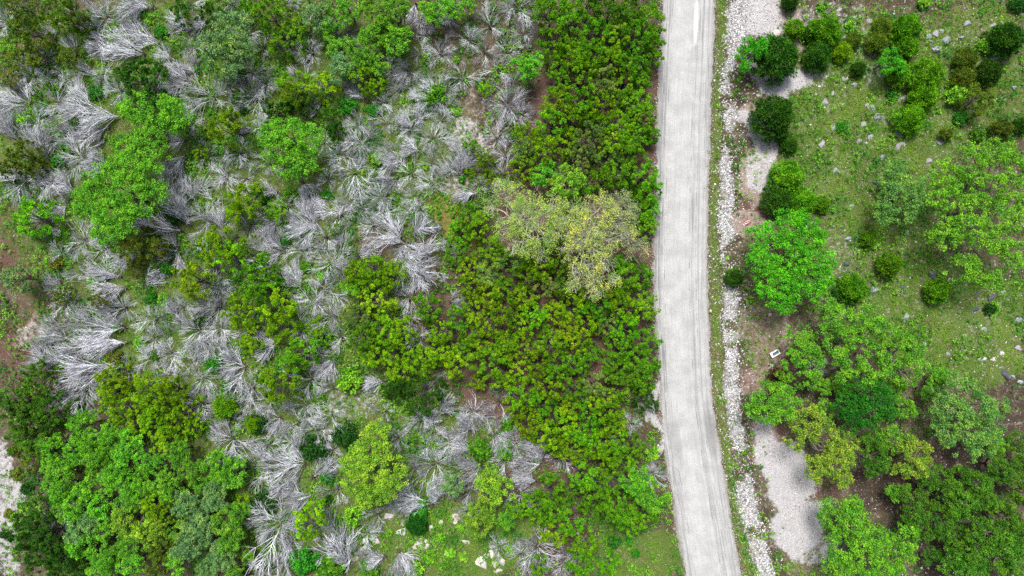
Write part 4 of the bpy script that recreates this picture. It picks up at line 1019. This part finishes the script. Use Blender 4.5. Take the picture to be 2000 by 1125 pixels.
# white stones of the ditch, and pebbles on the bare dirt
x1_, y1_, g = scatter(150000, 23, 18, 27)
_, _, dc, dw = road_edges(y1_)
wob = (N1.fbm(x1_ * 1.3 + 3, y1_ * .9 + 3, 3) - .5) * 1.0
wv = np.clip(.55 + 1.1 * N3.fbm(x1_ * .12 + 8, y1_ * .45 + 8, 3), .5, 1.5)
t = np.abs(x1_ - dc + wob) / (dw * wv)
dens = np.clip(1.25 - t, 0, 1) ** .7 * np.clip(N3.fbm(x1_ * .55 + 12, y1_ * .55 + 4, 3) * 5.0 - 1.2, .08, 1)
strew = np.exp(-((x1_ - dc) / 1.5) ** 2) * .08
k = (g.random(len(x1_)) < np.maximum(dens * .62, strew)) & ~onroad(x1_, y1_, .1)
x1_, y1_ = x1_[k], y1_[k]; s1_ = g.uniform(.028, .078, len(x1_)) * np.where(g.random(len(x1_)) < .06, 1.6, 1)
x2_, y2_, g2 = scatter(130000, 24)
pale, red_, yel, soil, gr, dit, verge, _pk = masks(x2_, y2_)
dens = np.clip(pale * .75 + red_ * .05 * (x2_ > 20) + .17 * (x2_ > 20) + .04 * gr, 0, 1) * np.clip(N3.fbm(x2_ * .7, y2_ * .7, 3) * 4 - 1.2, 0, 1)
k = (g2.random(len(x2_)) < dens) & ~onroad(x2_, y2_, .1)
x2_, y2_ = x2_[k], y2_[k]; s2_ = g2.uniform(.022, .07, len(x2_)) * np.where(g2.random(len(x2_)) < .05, 1.8, 1)
ge = np.random.default_rng(29); ye = ge.uniform(-31, 31, 5200); le, re_, _, _ = road_edges(ye)
xe = np.where(ge.random(5200) < .5, le - ge.normal(0, .16, 5200), re_ + ge.normal(0, .16, 5200))
x2_, y2_, s2_ = np.concatenate([x2_, xe]), np.concatenate([y2_, ye]), np.concatenate([s2_, ge.uniform(.015, .05, 5200)])
def stones(x, y, s, g, cols):
    base = np.array([(1, 0, 0), (-1, 0, 0), (0, 1, 0), (0, -1, 0), (0, 0, 1), (0, 0, -1), (.6, .6, .55), (-.6, .6, .55), (-.6, -.6, .55), (.6, -.6, .55)], float)
    fc = np.array([(4, 6, 7), (4, 7, 8), (4, 8, 9), (4, 9, 6), (6, 0, 2), (6, 2, 7), (7, 2, 1), (7, 1, 8), (8, 1, 3), (8, 3, 9), (9, 3, 0), (9, 0, 6)])
    fc = fc[:, [0, 1, 2]]
    n = len(x); a = g.uniform(0, 2 * pi, n)
    b3 = base[None] * (1 + g.normal(size=(n, len(base), 1)) * .18) * np.stack([s * g.uniform(.8, 1.5, n), s * g.uniform(.6, 1.1, n), s * g.uniform(.4, .8, n)], 1)[:, None, :]
    ca, sa = np.cos(a)[:, None], np.sin(a)[:, None]
    V = np.stack([b3[..., 0] * ca - b3[..., 1] * sa + x[:, None], b3[..., 0] * sa + b3[..., 1] * ca + y[:, None], b3[..., 2] + (height(x, y) + s * .2)[:, None]], -1).reshape(-1, 3)
    F = (fc[None] + (np.arange(n) * len(base))[:, None, None]).reshape(-1, 3)
    return V, F, np.repeat(cols, len(fc), 0)
cw = np.array(lin((200, 200, 203))); cg = np.array(lin((128, 128, 132))); ct = np.array(lin((166, 152, 138)))
def stone_cols(n, g, tan):
    u = g.random(n)[:, None]; c = np.where(u < .74, cw, np.where(u < .95, cg, ct))
    c = c * (1 - tan) + ct * tan
    return c * g.uniform(.45, 1.05, (n, 1))
V, F, cc = stones(x1_, y1_, s1_, g, stone_cols(len(x1_), g, 0))
tag(link("gravel", fast_mesh("gravel_mesh", V, F, M_GRAVEL, col=cc)), "white limestone gravel strewn along the roadside ditch", "gravel", kind="stuff")
V, F, cc = stones(x2_, y2_, s2_, g2, stone_cols(len(x2_), g2, .35))
tag(link("pebbles", fast_mesh("pebble_mesh", V, F, M_GRAVEL, col=cc)), "scattered pale pebbles on the bare dirt patches", "pebbles", kind="stuff")

# fallen leaves
x, y, g = scatter(70000, 25)
pale, red_, yel, soil, gr, dit, verge, _pk = masks(x, y)
d = np.clip(.18 + red_ * .7 + soil * .3 - pale * .25 - gr * .2, 0, 1)
k = (g.random(len(x)) < d) & ~onroad(x, y, .05); x, y, red_ = x[k], y[k], red_[k]
n = len(x)
C = np.stack([x, y, height(x, y) + .02], 1)
V, F, var = leaves(C, np.full(n, .05), 2, g, .11, .06, up=3.0, shell=.1, out=.2)
u = g.random((n * 2, 1))
cc = np.where(u < .5, np.array(lin((116, 78, 60))), np.where(u < .8, np.array(lin((150, 116, 92))), np.array(lin((84, 70, 58))))) * (.6 + .7 * var[:, None])
tag(link("leaf_litter", fast_mesh("litter_mesh", V, F, M_LITTER, col=cc)), "reddish brown fallen leaves on bare ground", "leaf litter", kind="stuff")

# fallen grey twigs
x, y, g = scatter(16000, 26, -52, 14)
pale, red_, yel, soil, gr, dit, verge, _pk = masks(x, y)
k = (g.random(len(x)) < .55 - .3 * pale); x, y = x[k], y[k]; n = len(x)
a = g.uniform(0, 2 * pi, n); L = g.uniform(.15, .6, n); w = g.uniform(.008, .018, n)
z = height(x, y) + .03
dv = np.stack([np.cos(a), np.sin(a), g.normal(size=n) * .12], 1); sv = np.stack([-np.sin(a), np.cos(a), a * 0], 1); uv = np.array([0, 0, 1.0])
c0 = np.stack([x, y, z], 1)
ring = [sv * w[:, None], uv * (w * 1.4)[:, None], -sv * w[:, None]]
V = np.concatenate([(c0 + r_)[:, None] for r_ in ring] + [(c0 + dv * L[:, None] + r_ * .5)[:, None] for r_ in ring], 1).reshape(-1, 3)
F = (np.array([(0, 1, 4, 3), (1, 2, 5, 4), (2, 0, 3, 5)])[None] + (np.arange(n) * 6)[:, None, None]).reshape(-1, 4)
cc = np.repeat(np.array(lin((176, 170, 172)))[None] * g.uniform(.5, 1.1, (n, 1)), 3, 0)
tag(link("fallen_twigs", fast_mesh("twig_mesh", V, F, M_LITTER, col=cc)), "grey fallen twigs on the ground under the brush", "twigs", kind="stuff")
